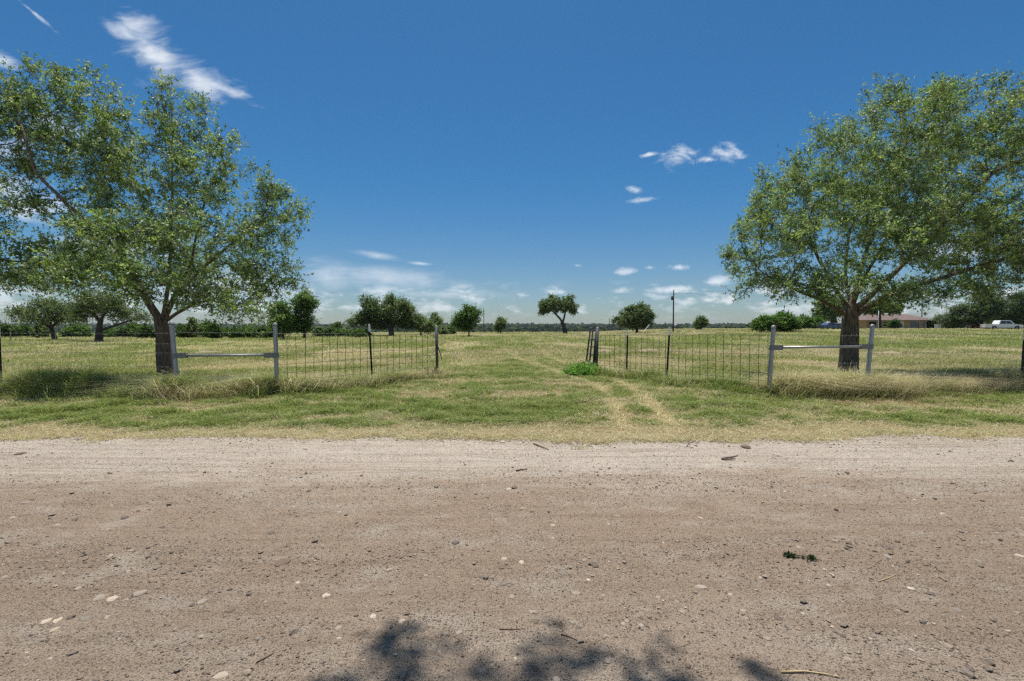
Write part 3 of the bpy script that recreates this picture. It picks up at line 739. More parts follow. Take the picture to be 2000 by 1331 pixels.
far_tree('leafy_tree', 'tall trees with dark trunk behind the blue car', 118, (1631, 645), [[(1631, 648, 0), (1630, 625, 0), (1631, 600, 0)]],
         [(1625, 600, 34, 22, 0, 2.6), (1605, 615, 22, 14, 0, 2), (1650, 605, 20, 16, 0, 2)], 0.5, 63, FARG * 1.4, sprig=2600, leaf=0.36, n_att=420)
far_tree('leafy_tree', 'pale green shade tree standing in front of the house roof', 116, (1719, 645), [[(1719, 648, 0), (1718, 625, 0), (1719, 605, 0)]],
         [(1719, 600, 30, 14, 0, 2.4), (1740, 604, 24, 10, 0, 2), (1700, 606, 20, 9, 0, 2)], 0.34, 64, FARG * 1.3, sprig=1700, leaf=0.34, n_att=300)
bush(0, 1572, 100, 1.1, 'rounded pale green bush left of the blue car', sz=1.1)
bush(0, 1592, 104, 1.2, 'pale bush standing just left of the dark blue car', sz=1)
bush(0, 1746, 117, 1.0, 'green shrub against the front wall of the house', sz=1.0)
bush(1, 1824, 122, 1.1, 'shrub at the right end of the house', sz=1.0)
bush(2, 1955, 104, 1.7, 'wide green bush behind the pickup between the cedars', sz=.9)
bush(1, 1860, 104, 1.4, 'low bush under the layered cedar', sz=.7)

# ------------------------------------------------------------------ far woodland beyond the crest
r = np.random.default_rng(77)
wmb = MB(); n = 6500
yy_ = np.exp(r.uniform(np.log(300), np.log(4600), n)); xx_ = r.uniform(-1.35, 1.35, n) * yy_
sz = (3.6 + yy_ * 0.003) * (0.7 + 0.7 * r.random(n))
zz_ = gz(xx_, yy_)
V0, F0 = ICO2
jit = 1 + 0.30 * r.normal(size=(n, len(V0)))
V = V0[None] * jit[..., None] * np.stack([sz * 1.1, sz * 1.1, sz * 0.8], -1)[:, None] + np.stack([xx_, yy_, zz_ + sz * 0.55], -1)[:, None]
F = (F0[None] + (np.arange(n) * len(V0))[:, None, None]).reshape(-1, 3)
c = (FARG[r.integers(0, 3, n)] * 0.24)[:, None, :] * (0.7 + 0.6 * r.random((n, len(V0), 1)))
wmb.add(V.reshape(-1, 3), F, c.reshape(-1, 3))
# ragged leaf clumps over the nearer crowns
nc = 60000; yl = np.exp(r.uniform(np.log(230), np.log(900), nc)); xl = r.uniform(-1.3, 1.3, nc) * yl
clump = fbm(xl * 0.09, yl * 0.03, 71, 3)
zl = gz(xl, yl) + 1 + 9.5 * clump * r.random(nc)
s_ = (0.5 + yl * 0.0022)
a, b = unit(nc, r), unit(nc, r)
Pc = np.stack([xl, yl, zl], -1)
V = np.stack([Pc - a * s_[:, None], Pc + b * s_[:, None], Pc + a * s_[:, None], Pc - b * s_[:, None]], 1).reshape(-1, 3)
wmb.add(V, (np.arange(nc)[:, None] * 4 + np.arange(4)), np.repeat(FARG[r.integers(0, 3, nc)] * 0.3 * (0.7 + .6 * r.random((nc, 1))), 4, 0))
tag(wmb.build('woodland', M_WOODS, smooth=False), 'far dark woods filling the low land beyond the crest of the field', 'woods', kind='stuff')

# ------------------------------------------------------------------ fences
def lerp(a, b, t): return a + (b - a) * t
def ground_pt(px, d):
    p = at(px, 641, d); p.z = float(gz(p.x, p.y)); return p

def brace(pa, ta, pb, tb, rail_z, label):
    """two pipe posts (pa->ta, pb->tb: foot and top in world) with a clamped rail"""
    e = empty('pipe_brace', pa, label, 'fence brace', 'galvanised pipe braces either side of the entrance')
    posts = []
    for foot, top in ((pa, ta), (pb, tb)):
        f, tt = foot - pa, top - pa
        mb = MB().tube([f - Vector((0, 0, .1)), lerp(f, tt, .5), tt], 0.044, 16, caps=False)
        po = mb.build('post', M_GALV, e, True)
        cp = MB(); cp.tube([tt - Vector((0, 0, .03)), tt + Vector((0, 0, .004))], 0.048, 16); cp.dome(tt + Vector((0, 0, .004)), 0.048, 0.036, 16)
        cp.build('cap', M_GALVD, po, True)
        posts.append((f, tt, po))
    ca = lerp(posts[0][0], posts[0][1], rail_z); cb = lerp(posts[1][0], posts[1][1], rail_z)
    ax = (cb - ca).normalized()
    MB().tube([ca + ax * .06, cb - ax * .06], 0.026, 14).build('rail', M_GALV, e, True)
    for (f, tt, po), c, sgn in ((posts[0], ca, 1), (posts[1], cb, -1)):
        upv = (tt - f).normalized()
        k = MB()
        k.tube([c - upv * .055, c + upv * .055], 0.056, 16)
        side = ax.cross(Vector((0, 0, 1))).normalized()
        a_ = math.atan2(ax.y, ax.x)
        for o in (-.033, .033):                       # flat bolted wings of the clamp
            k.box(c + ax * sgn * .13 + side * o, (.2, .006, .105), a_)
        k.tube([c + ax * sgn * .06, c + ax * sgn * .24], 0.033, 12)
        for bx_ in (.09, .19):
            k.tube([c + ax * sgn * bx_ - side * .05 + Vector((0, 0, .038)), c + ax * sgn * bx_ + side * .05 + Vector((0, 0, .038))], .008, 6)
        k.build('clamp', M_GALVD, po, False)
    return posts

def strands(e, a, b, zs, org, sag=0.012, mat=None, rad=0.0022, barbs=True):
    for z in zs:
        n_ = 26
        P = [lerp(a, b, i / (n_ - 1)) - org + Vector((0, 0, z - sag * math.sin(math.pi * i / (n_ - 1)) + random.uniform(-.002, .002))) for i in range(n_)]
        mb = MB().tube([tuple(p) for p in P], rad, 5)
        if barbs:
            L = (b - a).length
            for q in range(int(L / .13)):
                p = lerp(a, b, (q + .5) * .13 / L) - org + Vector((0, 0, z - sag * math.sin(math.pi * (q + .5) * .13 / L)))
                for dx, dz in ((.02, .02), (.02, -.02)):
                    dv = Vector((dx * .6, dx * .5, dz))
                    mb.tube([tuple(p - dv), tuple(p + dv)], .0014, 3)
        mb.build('wire', mat or M_WIRE, e)

def tpost(e, foot, top, org, tip_len=0.2):
    f, tt = foot - org, top - org
    ax = (tt - f).normalized(); L = (tt - f).length
    cut = tt - ax * tip_len
    def prof(p0, p1):
        mb = MB()
        for (w_, d_, oy) in ((.048, .007, 0), (.007, .04, .02)):      # T-section: flange and web
            V = []
            for p in (p0, p1):
                for sx_, sy_ in ((-1, -1), (1, -1), (1, 1), (-1, 1)):
                    V.append((p.x + sx_ * w_ / 2, p.y + oy + sy_ * d_ / 2, p.z))
            mb.add(V, [(0, 1, 5, 4), (1, 2, 6, 5), (2, 3, 7, 6), (3, 0, 4, 7), (4, 5, 6, 7), (3, 2, 1, 0)])
        return mb
    body = prof(f - Vector((0, 0, .1)), cut)
    k = 0.06
    while k < L - tip_len:
        p = f + ax * k; body.box((p.x, p.y - .006, p.z), (.014, .008, .018)); k += .055
    po = body.build('steel_post', M_TPOST, e)
    prof(cut, tt).build('tip', M_TIP, po)
    return po

# left brace and right brace
lA, lB = ground_pt(346, 9.45), ground_pt(540, 9.85)
tA, tB = at(335, 632, 9.45), at(537, 634, 9.85)
brace(lA, tA, lB, tB, 0.565, 'galvanised H-shaped pipe brace in front of the left oak trunk')
rA, rB = ground_pt(1503, 9.75), ground_pt(1694, 9.95)
sA, sB = at(1511, 639, 9.75), at(1704, 637, 9.95)
brace(rA, sA, rB, sB, 0.70, 'galvanised H-shaped pipe brace in front of the right oak trunk')

# barbed wire runs
zsL = [.13, .42, .64, .93, 1.12, 1.34]
lT = ground_pt(-2, 10.1)
e = empty('wire_fence', lT, 'strands of barbed wire running left from the left pipe brace', 'fence', 'barbed wire fences')
tpost(e, lT, at(-4, 637, 10.1), lT, .27)
strands(e, lT, lA, zsL, lT); strands(e, lA, lB, [.42, .93, 1.36], lT)
lT2 = ground_pt(-330, 10.6)
strands(e, lT2, lT, zsL, lT)
rT = ground_pt(1999, 11.1)
e = empty('wire_fence', rT, 'strands of barbed wire running right from the right pipe brace', 'fence', 'barbed wire fences')
tpost(e, rT, at(2002, 668, 11.1) + Vector((0, 0, .3)), rT, .25)
zsR = [.40, .66, .90, 1.12, 1.31]
strands(e, rB, rT, zsR, rT); strands(e, rA, rB, [.42, .70, 1.05, 1.30], rT)
rT2 = ground_pt(2330, 11.6); strands(e, rT, rT2, zsR, rT)

def panel(e, a, b, org, top0, top1, n_bays, zrows):
    mb = MB(); d = b - a
    off = Vector((d.y, -d.x, 0)).normalized() * .03
    for i in range(n_bays + 1):
        t_ = i / n_bays; p = lerp(a, b, t_) - org + off
        lean = random.uniform(-.012, .012)
        mb.tube([(p.x, p.y, p.z + .02), (p.x + lean, p.y, p.z + lerp(top0, top1, t_))], .0052, 6)
    for zf in zrows:
        P = []
        for i in range(17):
            t_ = i / 16; p = lerp(a, b, t_) - org + off
            P.append((p.x, p.y, p.z + zf * lerp(top0, top1, t_) + .006 * math.sin(7 * t_ + zf * 9)))
        mb.tube(P, .0042, 6)
    return mb.build('wire_panel', M_PANEL, e)
ROWS = [.04, .13, .24, .37, .52, .67, .83, .995]
gL = ground_pt(854, 13.6)
e = empty('mesh_fence', lB, 'welded wire panel fence slanting back from the left brace to the gateway', 'fence', 'wire panel wings of the entrance')
panel(e, lB, gL, lB, 1.28, 1.28, 23, ROWS)
strands(e, lB, gL, [1.335], lB, .01, barbs=False)
mid = lerp(lB, gL, .5)
tpost(e, ground_pt(727, mid.y), at(721, 633, mid.y), lB, .2)
f, tt = gL - lB, at(852, 638, 13.6) - lB
po = MB().tube([f - Vector((0, 0, .1)), tt], 0.042, 12).build('end_post', M_PIPE, e, True)
MB().dome(tt, .043, .03, 12).build('cap', M_GALVD, po, True)
# dropped latch rod leaning on the end post
MB().tube([at(846, 648, 13.9) - lB, at(855, 676, 13.75) - lB, at(863, 702, 13.6) - lB], .014, 6).build('latch_rod', M_PANEL, e, True)

gR = ground_pt(1165, 14.3)
e = empty('mesh_fence', rA, 'welded wire panel fence slanting back from the right brace to the gate post', 'fence', 'wire panel wings of the entrance')
panel(e, gR, rA, rA, 1.25, 1.31, 26, ROWS)
def on_line(a, b, px):
    best = min((abs(1000 + lerp(a, b, k / 400).x / lerp(a, b, k / 400).y * FPX - px), k) for k in range(401))[1]
    return lerp(a, b, best / 400)
p = on_line(gR, rA, 1301); tpost(e, Vector((p.x, p.y - .05, p.z)), at(1308, 639, p.y), rA, .22)
p = on_line(gR, rA, 1225); tpost(e, Vector((p.x, p.y + .05, p.z)), at(1226, 645, p.y), rA, .16)
f, tt = gR - rA, at(1167, 641, 14.3) - rA
po = MB().tube([f - Vector((0, 0, .1)), tt], 0.048, 12).build('gate_post', M_PIPE, e, True)
MB().dome(tt, .05, .035, 12).build('cap', M_GALVD, po, True)

# open gate, sagging on its hinges
hT, hB = at(1164.5, 645, 14.35), at(1159.5, 712, 14.35)
fT, fB = at(1152.5, 648, 17.9), at(1145.5, 704, 17.9)
g0 = Vector((gR.x, gR.y, gR.z))
e = empty('pipe_gate', g0, 'dark tubular farm gate swung open inward, leaning, at the right gate post', 'gate')
fr = MB()
fr.tube([hT - g0, fT - g0], .03, 10); fr.tube([hB - g0, fB - g0], .03, 10)
fr.tube([hT - g0, hB - g0], .035, 10); fr.tube([fT - g0, fB - g0], .034, 10)
fr.build('frame', M_GATE, e, True)
for k in (.27, .5, .74):
    MB().tube([lerp(hT, hB, k) - g0, lerp(fT, fB, k) - g0], .022, 8).build('bar', M_GATE, e, True)
MB().tube([lerp(hT, fT, .5) - g0, lerp(hB, fB, .5) - g0], .03, 8).build('upright', M_GATE, e, True)
for k in (.12, .85):
    q = lerp(hT, hB, k) - g0
    hg = MB(); hg.tube([q, Vector((f.x * 0 + .02, -.03, q.z))], .014, 6); hg.build('hinge', M_DARKMETAL, e)

# ------------------------------------------------------------------ far poles
def upole(px, d, top_py, label, rad=.14, heavy=False):
    b = ground_pt(px, d); t_ = at(px, top_py, d); H = t_.z - b.z
    e = empty('utility_pole', b, label, 'utility pole')
    MB().tube([(0, 0, -.3), (0, 0, H * .5), (0, 0, H)], [rad, rad * .85, rad * .7], 10).build('pole', M_WOODPOLE, e, True)
    return e, b, H
e, bp, Hp = upole(1315, 104, 567, 'tall dark utility pole with a transformer on the field crest', .17)
tr = MB(); tr.tube([(-.32, 0, Hp - 2.3), (-.32, 0, Hp - 1.4)], .24, 12); tr.dome((-.32, 0, Hp - 1.4), .24, .08, 12)
tr.build('transformer', M_DARKMETAL, e, True)
MB().box((0.1, 0, Hp - .95), (.5, .1, .1)).build('bracket', M_WOODPOLE, e)
for zz in (Hp, Hp - .75):
    MB().tube([(0.03, 0, zz), (0.03, 0, zz + .18)], .05, 8).build('insulator', M_DARKMETAL, e, True)
ga = at(1256, 649, 100) - bp; ga.z = 0
gw = MB().tube([ga, (0, 0, Hp - 1.2)], .012, 5).build('guy_wire', M_WIRE, e)
MB().tube([lerp(ga, Vector((0, 0, Hp - 1.2)), .0), lerp(ga, Vector((0, 0, Hp - 1.2)), .2)], .06, 6).build('guard', M_TIP, gw)
e2, b2, H2 = upole(1190, 190, 622, 'short thin dark pole left of the dense two-lobed tree', .16)
e3, b3, H3 = upole(945, 120, 602, 'thin bare pole right of the bright green young tree', .10)
e4, b4, H4 = upole(1800, 150, 560, 'utility pole hidden behind the crown of the right oak', .15)
wl = empty('power_line', bp, 'two overhead wires running right from the tall utility pole', 'power line')
for dz in (Hp + .15, Hp - .6):
    a_, b_ = Vector((0, 0, dz)), Vector((b4.x - bp.x, b4.y - bp.y, H4 + b4.z - bp.z - (Hp - dz)))
    P = [lerp(a_, b_, k / 24) - Vector((0, 0, 1.6 * 4 * (k / 24) * (1 - k / 24))) for k in range(25)]
    MB().tube([tuple(p) for p in P], .018, 5).build('wire', M_WIRE, wl)

# far fences
def farfence(pts, label, hgt, spacing, mat, rad, wires):
    b0 = pts[0]
    e = empty('field_fence', b0, label, 'fence')
    for a_, b_ in zip(pts[:-1], pts[1:]):
        n_ = max(1, int((b_ - a_).length / spacing))
        for i in range(n_):
            p = lerp(a_, b_, i / n_); z = float(gz(p.x, p.y)) - b0.z
            h_ = hgt * random.uniform(.9, 1.1)
            MB().tube([(p.x - b0.x, p.y - b0.y, z - .1), (p.x - b0.x + random.uniform(-.05, .05), p.y - b0.y, z + h_)], rad, 6).build('post', mat, e)
    for wz in wires:
        P = []
        for a_, b_ in zip(pts[:-1], pts[1:]):
            for k in range(12):
                p = lerp(a_, b_, k / 11); P.append((p.x - b0.x, p.y - b0.y, float(gz(p.x, p.y)) - b0.z + wz * hgt))
        MB().tube(P, .005, 4).build('wire', M_PANEL, e)
farfence([ground_pt(20, 46), ground_pt(270, 50)], 'old fence of pale wooden posts at the far left field edge', 1.2, 2.9, M_GREYWOOD, .045, (.5, .95))
farfence([ground_pt(1480, 82), ground_pt(1700, 84), ground_pt(2040, 80)], 'thin dark wire fence along the far right edge of the field', 1.15, 3.6, M_TPOST, .035, (.35, .65, .95))

# ------------------------------------------------------------------ house
dH = 122
x0, x1 = at(1692, 641, dH).x, at(1822, 641, dH).x
hz = float(gz((x0 + x1) / 2, dH)); HW, HD = x1 - x0, 9.0
hb = Vector(((x0 + x1) / 2, dH + HD / 2, hz))
e = empty('ranch_house', hb, 'long low tan brick house with a brown hip roof behind the right oak', 'house')
wh = 2.45; h2, d2 = HW / 2, HD / 2
MB().box((0, 0, wh / 2), (HW, HD, wh)).build('wall', M_BRICK, e)
rf = MB(); ov = .7; rz_ = wh + .02; rh = 1.75
V = [(-h2 - ov, -d2 - ov, rz_), (h2 + ov, -d2 - ov, rz_), (h2 + ov, d2 + ov, rz_), (-h2 - ov, d2 + ov, rz_), (-h2 + 3.6, 0, rz_ + rh), (h2 - 3.6, 0, rz_ + rh)]
rf.add(V, [(0, 1, 5, 4), (2, 3, 4, 5)]); rf.f.append(np.array([(1, 2, 5), (3, 0, 4)])); rf.f.append(np.array([(3, 2, 1, 0)]))
ro = rf.build('roof', M_ROOF, e)
rf2 = MB(); gx = h2 - 4.6
rf2.add([(gx - 3.4, -d2 - 1.2, rz_ + .01), (gx + 3.4, -d2 - 1.2, rz_ + .01), (gx + 3.4, 0, rz_ + .3), (gx - 3.4, 0, rz_ + .3), (gx, -1.6, rz_ + 1.5), (gx, 0, rz_ + 1.5)],
        [(1, 2, 5, 4), (3, 0, 4, 5)]); rf2.f.append(np.array([(0, 1, 4)]))
rf2.build('wing_roof', M_ROOF, e)
MB().box((0, -d2 - ov + .02, rz_ - .09), (HW + 2 * ov, .05, .18)).build('fascia', M_GREYWOOD, e)
for wx, ww, wz_, wh_ in ((-h2 + 1.6, 2.0, 1.1, 1.9), (-h2 + 5.2, 1.3, 1.4, 1.2), (-2.2, 1.5, 1.35, 1.3), (4.0, 2.6, 1.2, 2.0), (6.6, 1.0, 1.4, 1.2)):
    wn = MB().box((wx, -d2 - .012, wz_), (ww + .16, .05, wh_ + .16)).build('window', M_WHITE, e)
    MB().box((wx, -d2 - .045, wz_), (ww, .03, wh_)).build('pane', M_GLASS, wn)
dr = MB().box((.6, -d2 - .02, 1.08), (1.0, .06, 2.1)).build('door', M_WHITE, e)
MB().dome((.95, -d2 - .06, 1.05), .04, .04, 8, 3).build('handle', M_DARKMETAL, dr)
for wx in (h2 - 2.4, h2 - .8, h2 + .5):
    MB().tube([(wx, -d2 - .55, 0), (wx, -d2 - .55, wh)], .07, 8).build('porch_post', M_WHITE, e)
MB().box((h2 - 1.4, -d2 - .02, 1.1), (2.2, .05, 2.0)).build('painted_porch_shade', M_GLASS, e)  # flat dark panel stands in for the shade inside the porch
p = ground_pt(1715.5, 112)
MB_ = MB().tube([(0, 0, -.1), (0, 0, 2.5), (.02, 0, 4.6)], [.09, .08, .07], 8)
MB_.dome((.02, 0, 4.6), .09, .08, 8, 3)
o = MB_.build('white_pole', M_WHITE, None, True); o.location = p
tag(o, 'slim white pole standing in the yard before the house', 'pole')
p = ground_pt(1835, 112)
e = empty('storage_box', p, 'white metal storage box at the right end of the house', 'box')
MB().box((0, 0, .62), (1.75, .9, 1.2)).build('body', M_WHITE, e); MB().box((0, 0, 1.25), (1.85, 1.0, .08)).build('lid', M_WHITE, e)

# ------------------------------------------------------------------ vehicles by the house
def profile_body(outline, w_, taper=0.0):
    """side outline in (x, z), extruded across y with the upper points pulled inward"""
    zs_ = [p[1] for p in outline]; zmin, zmax = min(zs_), max(zs_)
    bm = bmesh.new(); rings = []
    for s in (-1, -.92, .92, 1):
        ring = []
        for x, z in outline:
            k = (z - zmin) / (zmax - zmin + 1e-6)
            sh = 1 if abs(s) < .95 else .985
            ring.append(bm.verts.new((x * sh, s * (w_ / 2) * (1 - taper * k), (z - (zmax + zmin) / 2) * sh + (zmax + zmin) / 2)))
        rings.append(ring)
    n_ = len(outline)
    for a_, b_ in zip(rings[:-1], rings[1:]):
        for i in range(n_): bm.faces.new((a_[i], a_[(i + 1) % n_], b_[(i + 1) % n_], b_[i]))
    bm.faces.new(rings[0][::-1]); bm.faces.new(rings[-1])
    bmesh.ops.recalc_face_normals(bm, faces=bm.faces)
    me = bpy.data.meshes.new('body'); bm.to_mesh(me); bm.free()
    return me
def vehicle(name, loc, rz, label, cat, paint, body, cabin, glasses, w_, wheels, wr, lights, extra=None):
    e = empty(name, loc, label, cat, None, rz)
    me = profile_body(body, w_); me.materials.append(paint); link('body', me, e)
    me = profile_body(cabin, w_ * .96, .12); me.materials.append(paint); link('cabin', me, e)
    for g in glasses:
        me = profile_body(g, w_ * .97, .05); me.materials.append(M_GLASS); link('window', me, e)
    for wx in wheels:
        for sy in (-1, 1):
            wl_ = MB().tube([(wx, sy * (w_ / 2 - .22), wr), (wx, sy * (w_ / 2 + .01), wr)], wr, 18).build('wheel', M_BLACK, e)
            MB().tube([(wx, sy * (w_ / 2 - .02), wr), (wx, sy * (w_ / 2 + .025), wr)], wr * .58, 12).build('rim', M_GALVD, wl_)
    for lx, lz, m_ in lights:
        for sy in (-.7, .7):
            MB().box((lx, sy * w_ / 2, lz), (.06, .28, .16)).build('headlight' if m_ is M_WHITE else 'tail_light', m_, e)
    return e
p = ground_pt(1956, 90)
e = vehicle('pickup_truck', p, R(-14), 'white crew cab pickup truck parked by the cedars at far right', 'pickup truck', M_WHITE,
            [(-2.9, .5), (-2.9, 1.12), (1.2, 1.12), (1.5, 1.14), (2.75, 1.02), (2.9, .85), (2.9, .45), (2.4, .42), (-2.6, .42)],
            [(-1.0, 1.1), (-.9, 1.5), (-.7, 1.86), (.75, 1.88), (1.0, 1.8), (1.55, 1.12)],
            [[(-.82, 1.2), (-.66, 1.72), (.1, 1.74), (.1, 1.2)], [(.2, 1.2), (.2, 1.74), (.75, 1.72), (1.2, 1.2)]], 1.95, (-1.75, 1.85), .40, ((2.9, .85, M_WHITE), (-2.9, .9, M_RED)))
MB().box((2.93, 0, .52), (.12, 1.9, .2)).build('bumper', M_GALVD, e)
MB().box((2.91, 0, .82), (.05, 1.1, .26)).build('grille', M_DARKMETAL, e)
p = ground_pt(1622, 97)
vehicle('blue_car', p, R(8), 'dark blue car parked under the trees left of the right oak trunk', 'car', M_BLUECAR,
        [(-2.2, .45), (-2.2, .95), (-1.9, 1.0), (1.1, .98), (2.1, .82), (2.2, .6), (2.15, .35), (-2.1, .33)],
        [(-1.7, .96), (-1.2, 1.4), (.2, 1.45), (1.05, .96)], [[(-1.4, 1.0), (-1.05, 1.34), (-.45, 1.36), (-.45, 1.0)], [(-.38, 1.0), (-.38, 1.36), (.15, 1.36), (.7, 1.0)]], 1.75, (-1.35, 1.35), .32, ((2.15, .68, M_WHITE), (-2.2, .8, M_RED)))
p = ground_pt(1646, 101)
vehicle('white_car', p, R(-60), 'white car partly hidden beside the dark blue car', 'car', M_WHITE,
        [(-2.1, .4), (-2.1, .95), (1.1, .98), (2.0, .82), (2.1, .55), (2.0, .33), (-2.0, .33)], [(-1.7, .96), (-1.3, 1.42), (.2, 1.45), (1.05, .96)],
        [[(-1.4, 1.0), (-1.1, 1.34), (.15, 1.36), (.7, 1.0)]], 1.75, (-1.3, 1.3), .32, ((2.05, .68, M_WHITE), (-2.1, .8, M_RED)))
# small red tractor
p = ground_pt(1911, 100)
e = empty('tractor', p, 'small red tractor parked left of the white pickup', 'tractor', None, R(170))
me = profile_body([(.1, .55), (.1, 1.02), (.9, 1.0), (1.35, .92), (1.4, .5), (.9, .42)], .6); me.materials.append(M_RED); link('hood', me, e)
me = profile_body([(-.9, .5), (-.9, .72), (-.2, .74), (.12, .62), (.12, .42), (-.7, .42)], .7); me.materials.append(M_RED); link('body', me, e)
me = profile_body([(-.75, .78), (-.85, 1.2), (-.72, 1.2), (-.55, .86), (-.25, .84), (-.25, .78)], .45); me.materials.append(M_BLACK); link('seat', me, e)
for sy in (-1, 1):
    MB().tube([(-.6, sy * .38, .55), (-.6, sy * .66, .55)], .55, 18).build('rear_wheel', M_BLACK, e)
    MB().tube([(1.0, sy * .34, .32), (1.0, sy * .52, .32)], .32, 14).build('front_wheel', M_BLACK, e)
    MB().box((-.6, sy * .52, 1.13), (.8, .3, .05)).build('fender', M_RED, e)
MB().tube([(-.15, 0, .75), (-.3, 0, 1.15)], .03, 6).build('steering_column', M_DARKMETAL, e)

# ------------------------------------------------------------------ grass
STRAW = np.array([(0.58, 0.51, 0.32), (0.52, 0.45, 0.27), (0.70, 0.65, 0.47), (0.42, 0.30, 0.18)])
GREEN = np.array([(0.20, 0.265, 0.06), (0.27, 0.335, 0.085), (0.36, 0.40, 0.13), (0.115, 0.165, 0.04)])
def blades(mb, x, y, h, wd, col, r, lean=0.45, bias=(0.0, 0.0), z=None, bend=0.5):
    n = len(x); z = gz(x, y) if z is None else z
    a = r.uniform(0, 2 * math.pi, n); l = lean * (0.3 + r.random(n))
    dx, dy = np.cos(a) * l + bias[0], np.sin(a) * l + bias[1]
    f = r.uniform(0, math.pi, n); sx, sy = np.cos(f) * wd / 2, np.sin(f) * wd / 2
    B = np.stack([x, y, z - 0.01], -1); s = np.stack([sx, sy, 0 * sx], -1)
    Mid = B + np.stack([dx * h * .35, dy * h * .35, h * .6], -1)
    Tip = B + np.stack([dx * h * (.7 + bend), dy * h * (.7 + bend), h * (1.0 - .25 * np.minimum(np.hypot(dx, dy), 1.6))], -1)
    V = np.stack([B - s, B + s, Mid - s * .75, Mid + s * .75, Tip], 1).reshape(-1, 3)
    k = np.arange(n)[:, None] * 5
    b = mb.n
    mb.add(V, k + np.array([0, 1, 3, 2]), np.repeat(col, 5, 0))
    mb.f.append(k + np.array([2, 3, 4]) + b)
def blade_cols(g, r, jit=0.35):
    n = len(g); k_ = np.clip(g + .55 * (r.random(n) - .5) + .9 * (r.random(n) < g) - .45, 0.02, .97)[:, None]
    c = GREEN[r.integers(0, 4, n)] * k_ + STRAW[r.integers(0, 4, n)] * (1 - k_)
    return c * (1 - jit / 2 + jit * r.random((n, 1)))
# patches: (photo px, photo py, radius x m, radius y m, change of greenness)
PATCH = [(1000, 722, 1.0, 2.6, .55), (1090, 745, .5, .8, -.5), (1060, 770, .9, .6, -.75), (930, 765, 1.2, .5, .3), (1150, 800, 1.2, .8, .45), (880, 800, 1.5, .7, .35), (640, 818, .8, .25, -.9), (1340, 760, 1.1, .35, -.9),
         (700, 800, 1.2, .7, .3), (1420, 790, 1.6, .6, .3), (420, 800, 1.6, .35, -.35), (1850, 800, 3, .5, -.5), (1700, 815, 1.0, .3, .3), (120, 810, 1.5, .4, .2), (1700, 785, 2, .3, -.35),
         (980, 790, .8, .4, -.25), (1120, 760, .6, .5, .35), (160, 800, 1, .3, -.25), (560, 800, .8, .3, .3)]
PP = [(on_ground(a, b), c, d, e_) for a, b, c, d, e_ in PATCH]
def greenness(x, y):
    g = 0.62 + 2.0 * (fbm(x * 0.55, y * 0.8, 41, 4) - 0.5) + 1.3 * (fbm(x * 2.6, y * 2.6, 43, 3) - 0.5) + 0.8 * (vnoise(x * 8, y * 8, 44) - 0.5)
    for p, rx, ry, k in PP:
        g = g + k * np.exp(-((x - p.x) / rx) ** 2 - ((y - p.y) / ry) ** 2)
    g = g - (0.45 + .4 * fbm(x * .9, y, 58, 2)) * (1 - sstep(0.05, .45 + 1.2 * fbm(x * .7, 0 * y + 3, 59, 3), y - road_edge(x)))
    return np.clip(g, 0.03, 0.95)
def fence_dist(x, y):
    P = np.stack([x, y], -1); out = np.full(len(x), 99.0)
    for a_, b_ in ((lT2, lT), (lT, lA), (lA, lB), (lB, gL), (gR, rA), (rA, rB), (rB, rT), (rT, rT2)):
        A_, B_ = np.array(a_[:2]), np.array(b_[:2]); d_ = B_ - A_
        t_ = np.clip(((P - A_) @ d_) / (d_ @ d_), 0, 1)
        out = np.minimum(out, np.linalg.norm(P - A_ - t_[:, None] * d_, axis=1))
    return out
fx_ = np.array([lT2.x, lT.x, lA.x, lB.x, gL.x, 0.2, gR.x, rA.x, rB.x, rT.x, rT2.x]); fy_ = np.array([lT2.y, lT.y, lA.y, lB.y, gL.y, 14.5, gR.y, rA.y, rB.y, rT.y, rT2.y])
def fence_y(x): return np.interp(x, fx_, fy_)

RUTS = [[on_ground(a, b) for a, b in L] for L in ([(1325, 850), (1312, 832), (1275, 795), (1232, 755), (1150, 724), (1075, 698), (1048, 675), (1040, 660)],
                                                    [(1228, 850), (1218, 832), (1205, 795), (1172, 755), (1095, 728), (1015, 702), (985, 680), (1010, 660)])]
def rut(x, y):
    d = np.full(len(x), 9.0)
    for L in RUTS:
        for a_, b_ in zip(L[:-1], L[1:]):
            A_, D_ = np.array(a_[:2]), np.array((b_ - a_)[:2]); P_ = np.stack([x, y], -1) - A_
            t_ = np.clip(P_ @ D_ / (D_ @ D_), 0, 1); d = np.minimum(d, np.linalg.norm(P_ - t_[:, None] * D_, axis=1))
    return np.exp(-(d / (.115 + .004 * y)) ** 2) * (.25 + .65 * sstep(.3, .55, fbm(x * 1.5, y * 1.5, 57, 3)))
r = np.random.default_rng(5)
# mown verge
mb = MB(); n = 1300000
y = 5.75 + (r.random(n) ** 1.15) * 9.5; x = r.uniform(-1, 1, n) * (y * 1.24 + 2.5)
ng_ = 90000; y = np.concatenate([y, 11 + 14 * r.random(ng_)]); x = np.concatenate([x, .4 + r.normal(size=ng_) * 1.7])
keep = (y > road_edge(x) - 0.10 + 0.3 * r.random(len(y)) ** 2) & ((y < fence_y(x) + 0.3) | (np.abs(x - .3) < 3))
x, y = x[keep], y[keep]
g = greenness(x, y)
bare = fbm(x * 1.7, y * 2.2, 47, 4)
keep = r.random(len(x)) < np.clip(0.45 + 1.2 * g - 0.6 * (bare > 0.60), 0.25, 1) * (0.5 + 0.5 * sstep(0, .6, y - road_edge(x)))
x, y, g = x[keep], y[keep], g[keep]
tuft = sstep(.38, .68, fbm(x * 3.2, y * 3.6, 49, 3))
rt = rut(x, y); g = np.clip(g - .9 * rt, .02, 1)
